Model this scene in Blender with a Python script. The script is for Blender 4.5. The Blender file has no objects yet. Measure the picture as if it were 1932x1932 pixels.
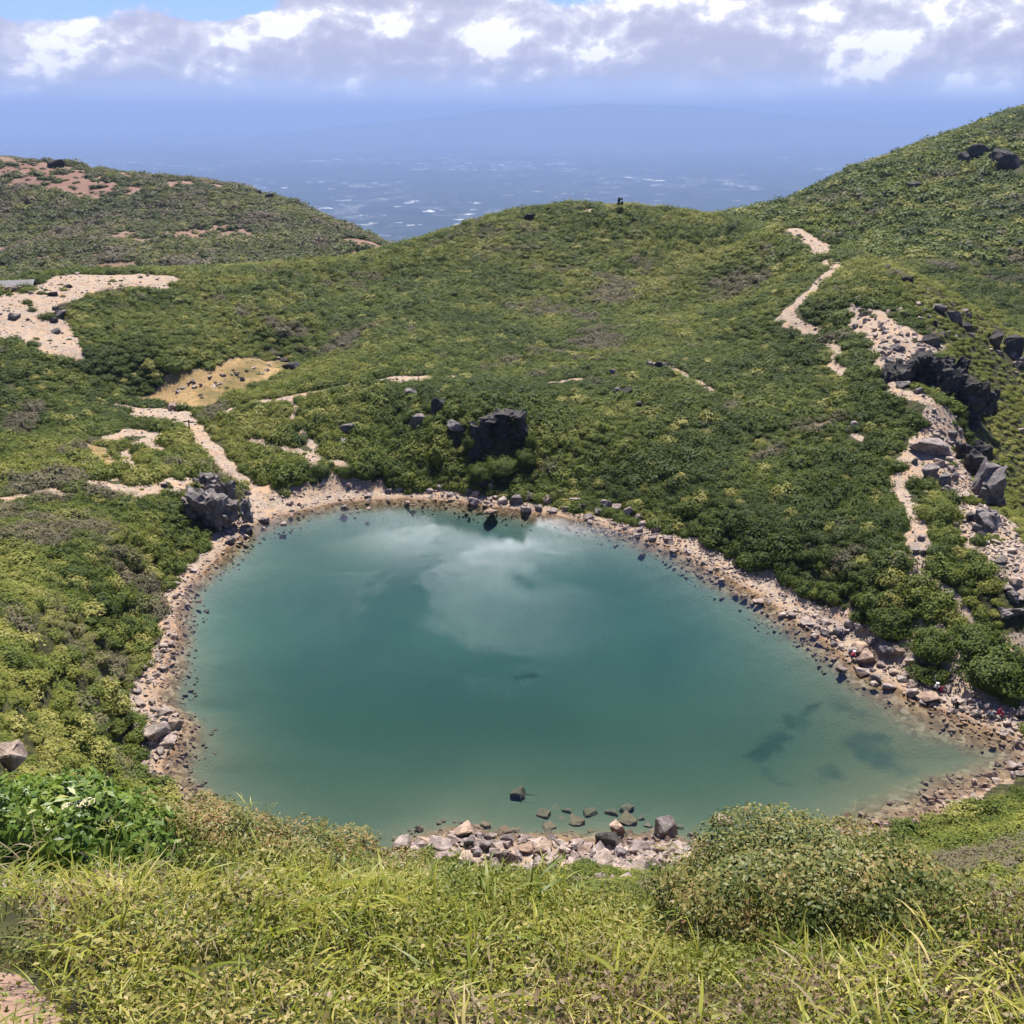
import bpy, bmesh, math, random
import numpy as np
from mathutils import Vector, Matrix, noise as mnoise

R = math.radians
scene = bpy.context.scene
rng = np.random.default_rng(7)
random.seed(7)

# ------------------------------------------------------------------ camera
CAM_H, PITCH, FOC = 60.0, R(22.5), 0.94
cam_d = bpy.data.cameras.new('camera')
cam_d.sensor_fit = 'HORIZONTAL'
cam_d.angle = 2 * math.atan(0.5 / FOC)
cam_d.clip_start, cam_d.clip_end = 0.1, 400000.0
cam = bpy.data.objects.new('camera', cam_d)
cam.location = (0, 0, CAM_H)
cam.rotation_euler = (math.pi / 2 - PITCH, 0, 0)
scene.collection.objects.link(cam)
scene.camera = cam

# ------------------------------------------------------------------ light and exposure
SUN_EL, SUN_AZ = R(60), R(3)
sun_d = bpy.data.lights.new('sun', 'SUN')
sun_d.energy, sun_d.angle, sun_d.color = 4.6, R(0.53), (1.0, 0.955, 0.88)
sun = bpy.data.objects.new('sun', sun_d)
sdir = Vector((math.sin(SUN_AZ) * math.cos(SUN_EL), math.cos(SUN_AZ) * math.cos(SUN_EL), math.sin(SUN_EL)))
sun.rotation_euler = sdir.to_track_quat('Z', 'Y').to_euler()
scene.collection.objects.link(sun)
scene.view_settings.view_transform = 'Standard'
scene.view_settings.look = 'None'
scene.view_settings.exposure = 1.15
scene.view_settings.gamma = 1.0
scene.cycles.max_bounces = 6
scene.cycles.diffuse_bounces = 3
scene.cycles.glossy_bounces = 3
scene.cycles.transmission_bounces = 4
scene.cycles.transparent_max_bounces = 8
scene.cycles.volume_bounces = 1
scene.cycles.use_denoising = True
scene.cycles.use_adaptive_sampling = True
scene.cycles.adaptive_threshold = 0.02


# ------------------------------------------------------------------ node helpers
class NT:
    def __init__(s, tree):
        s.t = tree; s.n = tree.nodes; s.l = tree.links

    def new(s, typ, **kw):
        nd = s.n.new(typ)
        for k, v in kw.items():
            setattr(nd, k, v)
        return nd

    def put(s, sock, v):
        if isinstance(v, bpy.types.NodeSocket): s.l.new(v, sock)
        elif v is not None: sock.default_value = v

    def math(s, op, a, b=None, c=None, clamp=False):
        nd = s.new('ShaderNodeMath', operation=op, use_clamp=clamp)
        s.put(nd.inputs[0], a); s.put(nd.inputs[1], b); s.put(nd.inputs[2], c)
        return nd.outputs[0]

    def vmath(s, op, a, b=None, out=0):
        nd = s.new('ShaderNodeVectorMath', operation=op)
        s.put(nd.inputs[0], a); s.put(nd.inputs[1], b)
        return nd.outputs[out]

    def step(s, v, lo, hi, a=0.0, b=1.0, smooth=True):
        nd = s.new('ShaderNodeMapRange', interpolation_type='SMOOTHSTEP' if smooth else 'LINEAR', clamp=True)
        for i, x in enumerate((v, lo, hi, a, b)): s.put(nd.inputs[i], x)
        return nd.outputs[0]

    def noise(s, vec, scale, detail=4, rough=0.55, lac=2.0, dist=0.0, out=0):
        nd = s.new('ShaderNodeTexNoise')
        s.put(nd.inputs['Vector'], vec); s.put(nd.inputs['Scale'], scale)
        nd.inputs['Detail'].default_value = detail; nd.inputs['Roughness'].default_value = rough
        nd.inputs['Lacunarity'].default_value = lac; nd.inputs['Distortion'].default_value = dist
        return nd.outputs[out]

    def vor(s, vec, scale, feature='F1', out='Distance'):
        nd = s.new('ShaderNodeTexVoronoi', feature=feature)
        s.put(nd.inputs['Vector'], vec); s.put(nd.inputs['Scale'], scale)
        return nd.outputs[out]

    def mix(s, f, a, b, blend='MIX'):
        nd = s.new('ShaderNodeMix', data_type='RGBA', blend_type=blend, clamp_factor=True)
        s.put(nd.inputs[0], f); s.put(nd.inputs[6], a); s.put(nd.inputs[7], b)
        return nd.outputs[2]

    def ramp(s, f, stops):
        nd = s.new('ShaderNodeValToRGB')
        e = nd.color_ramp.elements
        while len(e) < len(stops): e.new(0.5)
        for i, (p, c) in enumerate(stops):
            e[i].position = p; e[i].color = (*c, 1)
        s.put(nd.inputs[0], f)
        return nd.outputs[0]

    def attr(s, name, kind='GEOMETRY', out='Fac'):
        nd = s.new('ShaderNodeAttribute', attribute_name=name, attribute_type=kind)
        return nd.outputs[out]

    def bump(s, h, strength=0.5, dist=0.1):
        nd = s.new('ShaderNodeBump')
        nd.inputs['Strength'].default_value = strength; nd.inputs['Distance'].default_value = dist
        s.put(nd.inputs['Height'], h)
        return nd.outputs[0]


def C(r, g, b): return (r, g, b, 1.0)


def new_mat(name):
    m = bpy.data.materials.new(name); m.use_nodes = True
    m.node_tree.nodes.clear()
    return m, NT(m.node_tree)


def out_surface(n, sh, vol=None):
    o = n.new('ShaderNodeOutputMaterial')
    if sh: n.l.new(sh, o.inputs['Surface'])
    if vol: n.l.new(vol, o.inputs['Volume'])


def principled(n, col, rough=0.8, normal=None, spec=0.3):
    p = n.new('ShaderNodeBsdfPrincipled')
    n.put(p.inputs['Base Color'], col); n.put(p.inputs['Roughness'], rough)
    p.inputs['Specular IOR Level'].default_value = spec
    if normal: n.l.new(normal, p.inputs['Normal'])
    return p.outputs[0]


# ------------------------------------------------------------------ world: sky with cumulus bank
def make_world():
    w = bpy.data.worlds.new('World'); scene.world = w; w.use_nodes = True
    w.node_tree.nodes.clear(); n = NT(w.node_tree)
    sky = n.new('ShaderNodeTexSky', sky_type='NISHITA', sun_disc=False)
    sky.sun_elevation, sky.sun_rotation = SUN_EL, SUN_AZ
    sky.altitude, sky.air_density, sky.dust_density, sky.ozone_density = 1700, 1.0, 0.6, 1.5
    d = n.new('ShaderNodeTexCoord').outputs['Generated']
    xyz = n.new('ShaderNodeSeparateXYZ'); n.l.new(d, xyz.inputs[0])
    x, y, z = xyz.outputs
    el = n.math('MULTIPLY', n.math('ARCSINE', z), 180 / math.pi)
    az = n.math('MULTIPLY', n.math('ARCTAN2', x, y), 180 / math.pi)
    cv = n.new('ShaderNodeCombineXYZ')
    n.put(cv.inputs[0], n.math('MULTIPLY', az, 0.135)); n.put(cv.inputs[1], n.math('MULTIPLY', el, 0.20))
    n.put(cv.inputs[2], 3.7)
    v = cv.outputs[0]

    def dens(vec):
        a = n.noise(vec, 1.6, 10, 0.54, 2.1, 0.1)
        return a
    d0 = dens(v)
    d1 = dens(n.vmath('ADD', v, (-0.05, 0.10, 0.0)))
    d2 = dens(n.vmath('ADD', v, (-0.13, 0.26, 0.0)))
    big = n.noise(n.vmath('ADD', v, (5.3, 1.1, 0.0)), 0.55, 3, 0.5)

    def blob(a0, e0, wa, we):
        da = n.math('DIVIDE', n.math('SUBTRACT', az, a0), wa)
        de = n.math('DIVIDE', n.math('SUBTRACT', el, e0), we)
        q = n.math('ADD', n.math('MULTIPLY', da, da), n.math('MULTIPLY', de, de))
        return n.math('EXPONENT', n.math('MULTIPLY', q, -1.0))
    # coverage: a bank low over the plain, open blue gaps above its left part, scattered cloud higher up
    bank = n.step(n.math('ADD', el, n.math('MULTIPLY', n.math('SUBTRACT', d0, 0.5), 2.2)), 0.1, 2.2)
    high = n.step(el, 6.0, 9.5, 0.0, 0.66)
    gap = n.math('ADD', n.math('MULTIPLY', blob(-21.5, 6.0, 6.5, 1.5), 0.62), n.math('MULTIPLY', blob(-28.5, 4.2, 1.6, 2.6), 0.4))
    gap = n.math('ADD', gap, n.math('MULTIPLY', blob(3.5, 5.6, 3.0, 0.7), 0.30))
    gap = n.math('ADD', gap, n.math('MULTIPLY', blob(-15.0, 5.3, 2.2, 0.8), 0.42))
    lit = blob(-2.4, 23.1, 5.8, 1.5)
    veil = blob(-13.0, 23.0, 9.0, 5.0)
    cov = n.math('SUBTRACT', n.math('ADD', d0, 0.34), n.math('ADD', gap, high))
    mask = n.math('MULTIPLY', n.step(cov, 0.52, 0.63), bank)
    # light on the puffs: where the bank thins towards the sun it is bright
    g1 = n.math('SUBTRACT', d0, d1); g2 = n.math('SUBTRACT', d0, d2)
    sh = n.math('ADD', n.math('MULTIPLY', g1, 4.0), n.math('MULTIPLY', g2, 2.6))
    edge = n.step(cov, 0.88, 0.56, 0.0, 0.22)
    up = n.step(el, 0.8, 5.0, -0.16, 0.12)
    sh = n.math('ADD', n.math('ADD', sh, edge), n.math('ADD', up, n.math('MULTIPLY', n.math('SUBTRACT', big, 0.5), 1.7)))
    sh = n.math('ADD', sh, 0.40, clamp=True)
    cc = n.ramp(sh, [(0.0, (5.4, 5.4, 6.9)), (0.4, (6.3, 6.25, 7.7)), (0.75, (8.2, 8.1, 9.1)), (1.0, (12.0, 11.9, 12.4))])
    skyc = n.mix(1.0, sky.outputs[0], C(0.82, 0.92, 1.45), 'MULTIPLY')
    col = n.mix(mask, skyc, cc)
    # the bright edge of the cloud overhead in front of the sun, and thin veil left of it (seen mirrored in the lake)
    soft = n.noise(n.vmath('ADD', v, (2.0, 7.0, 0.0)), 0.9, 5, 0.5)
    lm = n.math('MULTIPLY', lit, n.step(soft, 0.22, 0.55), clamp=True)
    col = n.mix(n.math('MULTIPLY', veil, 0.85), col, C(9.0, 8.8, 10.5))
    col = n.mix(lm, col, C(150.0, 151.0, 156.0))
    bg = n.new('ShaderNodeBackground'); n.l.new(col, bg.inputs[0]); bg.inputs[1].default_value = 0.05
    o = n.new('ShaderNodeOutputWorld'); n.l.new(bg.outputs[0], o.inputs[0])


make_world()

# ------------------------------------------------------------------ object helpers
COL = scene.collection


def mesh_arrays(name, v, faces, mat=None, smooth=False):
    """one mesh from numpy arrays; faces (M,3) or (M,4)"""
    v = np.asarray(v, np.float32); f = np.asarray(faces, np.int32)
    me = bpy.data.meshes.new(name)
    me.vertices.add(len(v)); me.vertices.foreach_set('co', v.ravel())
    if len(f):
        k = f.shape[1]
        me.loops.add(f.size); me.loops.foreach_set('vertex_index', f.ravel())
        me.polygons.add(len(f))
        me.polygons.foreach_set('loop_start', np.arange(len(f), dtype=np.int32) * k)
        me.polygons.foreach_set('loop_total', np.full(len(f), k, np.int32))
        if smooth: me.polygons.foreach_set('use_smooth', np.ones(len(f), bool))
    me.update(calc_edges=True)
    if mat: me.materials.append(mat)
    return me


def fattr(me, name, arr, domain='POINT'):
    a = me.attributes.new(name, 'FLOAT', domain)
    a.data.foreach_set('value', np.asarray(arr, np.float32).ravel())


def obj(name, data, parent=None, loc=None):
    o = bpy.data.objects.new(name, data); COL.objects.link(o)
    if parent: o.parent = parent
    if loc is not None: o.location = loc
    return o


def tag(o, label, cat, group=None, kind=None):
    o['label'] = label; o['category'] = cat
    if group: o['group'] = group
    if kind: o['kind'] = kind
    return o


def thing(name, label, cat, loc=(0, 0, 0), rz=0.0, group=None):
    o = obj(name, None, None, loc); o.rotation_euler = (0, 0, rz)
    o.empty_display_size = 0.3
    return tag(o, label, cat, group)


# ------------------------------------------------------------------ view geometry used to survey the site
def ray(px, py):
    """direction (camera depth 1) through a point of the photograph, 1932-pixel units"""
    px = np.asarray(px, float); py = np.asarray(py, float)
    dx = (px - 966) / 1932 / FOC; dv = (966 - py) / 1932 / FOC
    return np.stack([dx, math.cos(PITCH) + dv * math.sin(PITCH), -math.sin(PITCH) + dv * math.cos(PITCH)], -1)


def P(px, py, k):
    return ray(px, py) * np.asarray(k, float)[..., None] + np.array([0, 0, CAM_H])


def on_z(px, py, z):
    d = ray(px, py); k = (z - CAM_H) / d[..., 2]
    return d * k[..., None] + np.array([0, 0, CAM_H])


# numpy value noise
def vnoise(x, y, seed=0):
    xi = np.floor(x).astype(np.int64); yi = np.floor(y).astype(np.int64)
    fx = x - xi; fy = y - yi
    fx = fx * fx * (3 - 2 * fx); fy = fy * fy * (3 - 2 * fy)

    def h(a, b):
        n_ = (a * 374761393 + b * 668265263 + seed * 974711) & 0x7fffffff
        n_ = ((n_ ^ (n_ >> 13)) * 1274126177) & 0x7fffffff
        return ((n_ ^ (n_ >> 16)) & 0xffff) / 65535.0
    a = h(xi, yi); b = h(xi + 1, yi); c = h(xi, yi + 1); d = h(xi + 1, yi + 1)
    return (a * (1 - fx) + b * fx) * (1 - fy) + (c * (1 - fx) + d * fx) * fy


def fbm(x, y, scale, octv=4, seed=0, gain=0.5):
    s = 0; amp = 1; tot = 0; f = 1 / scale
    for i in range(octv):
        s = s + amp * vnoise(x * f + 17.3 * i, y * f - 9.1 * i, seed + i); tot += amp
        amp *= gain; f *= 2.03
    return s / tot


def sstep(x, a, b):
    t = np.clip((x - a) / (b - a), 0, 1); return t * t * (3 - 2 * t)


# ------------------------------------------------------------------ terrain: surveyed points, smooth surface through them
class TPS:
    def __init__(s, pts, lam=1e-4):
        p = np.array(pts, float)
        r = np.hypot(p[:, 0], p[:, 1])
        s.q = np.stack([np.arctan2(p[:, 0], p[:, 1]), np.log(r)], 1)
        t = (p[:, 2] - CAM_H) / r
        n_ = len(p)
        K = s.kern(s.q, s.q) + lam * np.eye(n_)
        A = np.zeros((n_ + 3, n_ + 3)); A[:n_, :n_] = K
        A[:n_, n_] = 1; A[:n_, n_ + 1:] = s.q; A[n_, :n_] = 1; A[n_ + 1:, :n_] = s.q.T
        s.w = np.linalg.solve(A, np.concatenate([t, np.zeros(3)]))

    @staticmethod
    def kern(a, b):
        d2 = (a[:, None, 0] - b[None, :, 0]) ** 2 + (a[:, None, 1] - b[None, :, 1]) ** 2
        return 0.5 * d2 * np.log(d2 + 1e-12)

    def __call__(s, A, S):
        q = np.stack([A.ravel(), S.ravel()], 1); o = np.empty(len(q))
        for i in range(0, len(q), 40000):
            b = q[i:i + 40000]
            o[i:i + 40000] = s.kern(b, s.q) @ s.w[:-3] + s.w[-3] + b @ s.w[-2:]
        return (CAM_H + np.exp(q[:, 1]) * o).reshape(A.shape)


SHORE = [(455, 1003), (480, 988), (520, 976), (570, 963), (620, 950), (680, 945), (740, 943), (800, 941), (870, 945), (930, 954), (990, 962),
         (1050, 972), (1110, 985), (1170, 1000), (1230, 1020), (1290, 1045), (1350, 1078), (1410, 1112), (1470, 1150), (1530, 1190),
         (1590, 1232), (1640, 1268), (1690, 1300), (1740, 1325), (1790, 1345), (1840, 1365), (1900, 1386), (1955, 1414), (1938, 1446),
         (1888, 1476), (1810, 1505), (1740, 1538), (1690, 1558), (1640, 1578), (1560, 1600), (1480, 1612), (1390, 1616), (1310, 1603),
         (1230, 1593), (1150, 1592), (1080, 1586), (1000, 1592), (930, 1585), (860, 1576), (790, 1592), (740, 1625), (680, 1645),
         (590, 1640), (490, 1600), (400, 1555), (330, 1490), (305, 1445), (318, 1420), (335, 1398), (345, 1370), (328, 1352), (305, 1334), (300, 1310),
         (310, 1282), (316, 1250), (330, 1210), (326, 1183), (338, 1141), (352, 1110), (382, 1078), (412, 1052), (436, 1026)]
lake_w = np.array([on_z(a, b, 0.0)[:2] for a, b in SHORE])

MAIN = {  # column of the photograph: (row, distance)
    -400: [(2050, 2.2), (1932, 3.0), (1800, 4.2), (1650, 6), (1500, 10), (1430, 20), (1350, 38), (1200, 70), (1000, 110), (800, 160), (650, 195), (560, 225)],
    -100: [(2060, 2.0), (1932, 2.8), (1800, 3.9), (1660, 5.4), (1560, 7.0)],
    200: [(1932, 2.7), (1800, 3.8), (1670, 5.4), (1562, 7.4)],
    500: [(1932, 2.7), (1800, 3.8), (1680, 5.3), (1585, 7.6)],
    800: [(1932, 2.6), (1820, 3.6), (1730, 5.2), (1658, 8)],
    1070: [(1932, 2.6), (1840, 3.5), (1780, 5.5), (1742, 9), (1716, 15), (1697, 25), (1683, 40), (1665, 58), (1643, 68), (1615, 77)],
    1400: [(1932, 2.6), (1850, 3.6), (1790, 5.5), (1735, 8)],
    1700: [(1932, 2.7), (1860, 3.7), (1790, 5.5), (1742, 8), (1722, 12), (1700, 20), (1676, 35), (1640, 55), (1600, 72)],
    2000: [(1932, 2.8), (1850, 4), (1790, 6), (1750, 10), (1700, 22), (1640, 42), (1570, 65), (1520, 82)],
    2300: [(1932, 3), (1790, 6.5), (1700, 24), (1600, 45), (1500, 75), (1420, 95), (1200, 108), (1000, 140), (760, 190), (640, 215)],
    0: [(1420, 48), (1300, 68), (1200, 85), (1100, 103), (1000, 121), (940, 138), (870, 158), (800, 174), (700, 190), (650, 200), (600, 214), (560, 228), (545, 240)],
    100: [(1300, 80), (1400, 66), (1100, 110), (1000, 125), (910, 146), (850, 164), (760, 184), (690, 198), (640, 210), (520, 246), (570, 226)],
    200: [(1400, 82), (1300, 95), (1200, 103), (1100, 116), (1000, 132), (915, 149), (860, 167), (800, 182), (720, 203), (690, 205), (600, 224), (518, 252)],
    300: [(1050, 130), (1000, 140), (915, 152), (850, 172), (800, 185), (700, 210), (650, 217), (600, 232), (560, 243), (520, 256)],
    400: [(900, 162), (850, 174), (800, 188), (760, 201.5), (720, 213), (640, 226), (560, 252), (522, 266)],
    270: [(740, 209)], 330: [(735, 208)], 480: [(740, 209), (765, 195), (920, 163.5), (860, 176)], 540: [(690, 232)], 530: [(670, 239)],
    500: [(507, 281), (560, 258), (620, 243)], 550: [(900, 164)],
    600: [(490, 296), (560, 264), (650, 238), (700, 214), (740, 196), (800, 183), (860, 172), (905, 163)],
    720: [(466, 310), (520, 284)], 800: [(445, 318), (550, 268), (650, 230), (695, 205), (720, 192), (780, 177), (860, 168), (905, 163)],
    700: [(860, 171), (905, 163)],
    880: [(422, 323), (780, 171), (888, 165)], 930: [(770, 172.5), (872, 166.5), (905, 163)], 1000: [(408, 320), (450, 302), (550, 269), (640, 228), (690, 204), (715, 192), (780, 174), (880, 166), (930, 160)],
    950: [(401, 324)], 1050: [(388, 325)], 1150: [(384, 324), (700, 194), (750, 181), (850, 166), (930, 159)],
    1250: [(389, 320), (685, 196), (720, 186)], 1330: [(402, 308)], 1200: [(450, 299), (550, 262), (640, 220), (965, 153)],
    1300: [(480, 280), (800, 171), (900, 156), (980, 147)], 1400: [(411, 298), (450, 284), (550, 250), (640, 210), (760, 177), (850, 163), (1000, 138), (1060, 130)],
    1480: [(426, 275), (600, 205), (520, 240)], 1500: [(433, 270), (700, 186), (800, 164), (900, 150), (1000, 135), (1100, 126)],
    1560: [(455, 254)], 1590: [(505, 222)], 1550: [(700, 181), (620, 198)], 1620: [(478, 236), (590, 196)],
    1600: [(800, 160), (900, 145), (1000, 130), (1080, 123), (1150, 117), (1200, 113)], 1660: [(640, 181), (750, 163)],
    1680: [(502, 220)], 1740: [(541, 205), (1000, 125)], 1690: [(738, 163)], 1770: [(760, 156.5)], 1750: [(600, 190), (680, 173)],
    1700: [(900, 141), (820, 152), (1080, 119), (1150, 115), (1220, 110)], 1800: [(577, 200), (870, 143), (960, 131), (1100, 117), (1180, 113), (1260, 107)],
    1850: [(611, 200), (800, 166), (900, 151), (970, 128), (1010, 124), (1200, 112), (1290, 105)],
    1932: [(662, 206), (760, 186), (900, 161), (1000, 143), (1070, 117), (1150, 111.5), (1230, 109), (1330, 104)],
}
pts = []
for cx, lst in MAIN.items():
    for (py, k) in lst:
        pts.append(P(cx, py, k))
pts += [(0, 0.9, 58.25), (0.6, 0.5, 58.4), (-0.6, 0.5, 58.4), (2, 0.6, 58.35), (-2, 0.6, 58.5)]
# the hidden steep middle of the near slope: (column, distance, height)
for cx, k, z in [(-100, 14, 48.0), (-100, 30, 39.0), (200, 30, 34), (200, 55, 17), (200, 75, 6), (350, 75, 3), (500, 15, 47.2), (500, 40, 22.5), (500, 60, 7.5), (500, 74, 1.5),
                 (800, 15, 46.8), (800, 40, 22), (800, 60, 8.5), (800, 76, 1.5), (1400, 15, 46.9), (1400, 40, 25.5), (1400, 60, 12.5), (1400, 78, 2.5)]:
    d = ray(cx, 966); pts.append((d[0] * k, math.sqrt(max(k * k - (CAM_H - z) ** 2 * 0.0, 1)) * 0.80, z))
for (a, b) in SHORE[::2]:
    pts.append(on_z(a, b, 0.25))
for q in [(950, 1200), (700, 1200), (1300, 1350), (700, 1450), (1200, 1120), (1600, 1430)]:
    pts.append(on_z(*q, 0.0))
# behind the skyline of the rim the ground falls away
for (px, py, k) in [(-400, 560, 225), (0, 545, 240), (200, 518, 252), (400, 522, 266), (600, 490, 296), (800, 445, 318), (1000, 408, 324), (1150, 384, 326), (1330, 402, 312),
                    (1480, 426, 280), (1620, 478, 240), (1740, 541, 208), (1850, 611, 203), (1932, 662, 209), (2300, 640, 215)]:
    p = P(px, py, k)
    for f, drop in ((1.22, 14), (1.6, 50), (2.4, 110)):
        q = p.copy(); q[:2] *= f; q[2] = p[2] - drop; pts.append(q)
tps_main = TPS(pts, 2e-5)

LEFT_HILL = [(0, 296, 600), (100, 312, 590), (200, 331, 580), (300, 340, 575), (390, 347, 570), (450, 357, 560), (510, 372, 545), (560, 392, 530), (620, 420, 510),
             (680, 448, 495), (720, 466, 485), (800, 503, 470), (0, 400, 520), (200, 420, 490), (400, 440, 470), (550, 450, 460), (0, 480, 440), (200, 490, 420),
             (400, 490, 410), (600, 500, 420), (0, 545, 380), (300, 545, 380), (600, 535, 390), (-300, 285, 620), (-300, 400, 520), (-300, 540, 380), (900, 560, 440)]
RIGHT_HILL = [(1390, 409, 430), (1450, 392, 450), (1550, 350, 480), (1650, 306, 500), (1750, 266, 515), (1850, 236, 520), (1932, 208, 525), (2200, 130, 545), (2500, 90, 560),
              (1932, 300, 450), (1932, 400, 390), (1932, 500, 340), (1932, 580, 305), (1932, 660, 275), (1800, 350, 430), (1800, 450, 370), (1800, 560, 310), (1650, 380, 430),
              (1650, 450, 390), (1550, 420, 420), (1480, 440, 410), (2200, 300, 430), (2200, 600, 290), (2200, 800, 250), (1300, 450, 415), (2500, 600, 290)]


def hill(lst, crest):
    p = [P(*q) for q in lst]
    for q in crest:
        w = P(*q)
        for f, drop in ((1.2, 22), (1.7, 120)):
            e = w.copy(); e[:2] *= f; e[2] = w[2] - drop; p.append(e)
    return TPS(p, 2e-5)


tps_l = hill(LEFT_HILL, LEFT_HILL[0:12] + [LEFT_HILL[23]])
tps_r = hill(RIGHT_HILL, RIGHT_HILL[0:9])

NA, NS = 1060, 1120
A0, A1, S0, S1 = R(-46), R(46), math.log(0.8), math.log(950.0)
ga = np.linspace(A0, A1, NA)
gs = np.concatenate([np.linspace(S0, math.log(40), 260)[:-1], np.linspace(math.log(40), S1, NS - 259)])
GA, GS = np.meshgrid(ga, gs, indexing='ij')
# evaluate the smooth surfaces on a coarse grid and refine
ca = np.linspace(A0, A1, 240); cs = np.linspace(S0, S1, 520)
CA, CS = np.meshgrid(ca, cs, indexing='ij')


def bilin(grid, ax, sx, a, s):
    fa = np.clip((a - ax[0]) / (ax[1] - ax[0]), 0, len(ax) - 1.001); fs = np.clip((s - sx[0]) / (sx[1] - sx[0]), 0, len(sx) - 1.001)
    i = fa.astype(int); j = fs.astype(int); u = fa - i; v = fs - j
    return (grid[i, j] * (1 - u) * (1 - v) + grid[i + 1, j] * u * (1 - v) + grid[i, j + 1] * (1 - u) * v + grid[i + 1, j + 1] * u * v)


zc_main = tps_main(CA, CS); zc_l = tps_l(CA, CS); zc_r = tps_r(CA, CS)


def poly_sd(x, y, poly):
    """signed distance to a polygon, negative inside"""
    x = np.asarray(x); y = np.asarray(y); sh = x.shape; x = x.ravel(); y = y.ravel()
    d2 = np.full(x.shape, 1e18); inside = np.zeros(x.shape, bool)
    m = len(poly)
    for i in range(m):
        ax_, ay = poly[i]; bx, by = poly[(i + 1) % m]
        ex, ey = bx - ax_, by - ay
        t = np.clip(((x - ax_) * ex + (y - ay) * ey) / (ex * ex + ey * ey + 1e-12), 0, 1)
        d2 = np.minimum(d2, (x - ax_ - t * ex) ** 2 + (y - ay - t * ey) ** 2)
        c = ((ay > y) != (by > y)) & (x < (bx - ax_) * (y - ay) / (by - ay + 1e-12) + ax_)
        inside ^= c
    d = np.sqrt(d2); d[inside] *= -1
    return d.reshape(sh)


def smooth_poly(p, it=2):
    p = np.asarray(p)
    for _ in range(it):
        q = np.roll(p, -1, 0)
        p = np.stack([0.75 * p + 0.25 * q, 0.25 * p + 0.75 * q], 1).reshape(-1, 2)
    return p


lake_s = smooth_poly(lake_w, 1)


def height(x, y):
    r = np.hypot(x, y); a = np.arctan2(x, y); s = np.log(np.maximum(r, 0.3))
    z = bilin(zc_main, ca, cs, a, s)
    zl = bilin(zc_l, ca, cs, a, s); zr = bilin(zc_r, ca, cs, a, s)
    zl = np.where((r > 290) & (a < R(14)), zl, -1e4); zr = np.where((r > 225) & (a > R(6)), zr, -1e4)
    amp = np.clip((r - 12) / 70, 0.0, 1)
    rel = (fbm(x, y, 26, 3, 3) - 0.5) * 1.5 + (fbm(x, y, 6, 3, 5) - 0.5) * 0.55
    z = z + rel * amp * 1.0 - 2.6 * sstep(r, 215, 300) * sstep(a, R(17), R(11)) * sstep(a, R(-16), R(-8))
    far = np.clip(r / 300, 0.5, 2)
    zl = zl + ((fbm(x, y, 60, 3, 8) - 0.5) * 5 + (fbm(x, y, 12, 3, 9) - 0.5) * 1.6)
    zr = zr + ((fbm(x, y, 70, 3, 11) - 0.5) * 5 + (fbm(x, y, 12, 3, 12) - 0.5) * 1.6)
    z = np.maximum(z, np.maximum(zl, zr))
    # the lake: bed inside the shoreline, gentle beach outside it
    near = (r < 200)
    sd = np.full(np.shape(x), 999.0)
    if np.any(near):
        xx = np.asarray(x)[near]; yy = np.asarray(y)[near]
        jit = (fbm(xx, yy, 3.0, 3, 21) - 0.5) * 1.5
        sd[near] = poly_sd(xx, yy, lake_s) + jit
    zo = np.maximum(z, 0.3)
    beach = 0.03 + 0.10 * np.maximum(sd, 0)
    zo = np.where(sd < 12, beach + (zo - beach) * sstep(sd, 2.0, 10.0), zo)
    dd = np.maximum(-sd, 0)
    # depth: shelf by the shore, shallow southern and eastern part
    shallow = sstep(x, 10, 55) * sstep(y, 112, 85) + 0.5 * sstep(y, 92, 76)
    dmax = 4.4 - 1.9 * np.clip(shallow, 0, 1)
    depth = dmax * (1 - np.exp(-(dd * 0.125 + (dd / 14) ** 2))) + 0.03
    depth = depth * (0.9 + 0.2 * fbm(x, y, 14, 2, 31))
    z = np.where(sd < 0, -depth, np.where(sd < 900, zo, z))
    return z, sd


GX = np.exp(GS) * np.sin(GA); GY = np.exp(GS) * np.cos(GA)
GZ, GSD = height(GX, GY)
# outer skirt: mountain flanks down to the plain
zfun_log = np.linspace(S0, S1, 1600)


def zt(x, y):
    return height(np.atleast_1d(np.asarray(x, float)), np.atleast_1d(np.asarray(y, float)))[0]


# fast sampler on a regular log-polar grid for ray hits
_ha = np.linspace(A0, A1, 900); _hs = np.linspace(S0, S1, 1400)
_HA, _HS = np.meshgrid(_ha, _hs, indexing='ij')
_HZ, _HSD = height(np.exp(_HS) * np.sin(_HA), np.exp(_HS) * np.cos(_HA))


def zq(x, y): return bilin(_HZ, _ha, _hs, np.arctan2(x, y), np.log(np.maximum(np.hypot(x, y), 0.8)))


def sdq(x, y): return bilin(_HSD, _ha, _hs, np.arctan2(x, y), np.log(np.maximum(np.hypot(x, y), 0.8)))


_ks = np.exp(np.linspace(math.log(1.2), math.log(900), 1500))


def hit(px, py, water=True):
    """where the line of sight through a point of the photograph meets the ground (or the lake)"""
    d = ray(px, py); q = d[None] * _ks[:, None]; q[:, 2] += CAM_H
    g = zq(q[:, 0], q[:, 1])
    if water: g = np.where(sdq(q[:, 0], q[:, 1]) < 0, np.maximum(g, 0.0), g)
    u = q[:, 2] - g
    i = np.argmax(u < 0)
    if i == 0: return q[-1] if not (u[0] < 0) else q[0]
    t = u[i - 1] / (u[i - 1] - u[i])
    return q[i - 1] + (q[i] - q[i - 1]) * t


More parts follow.
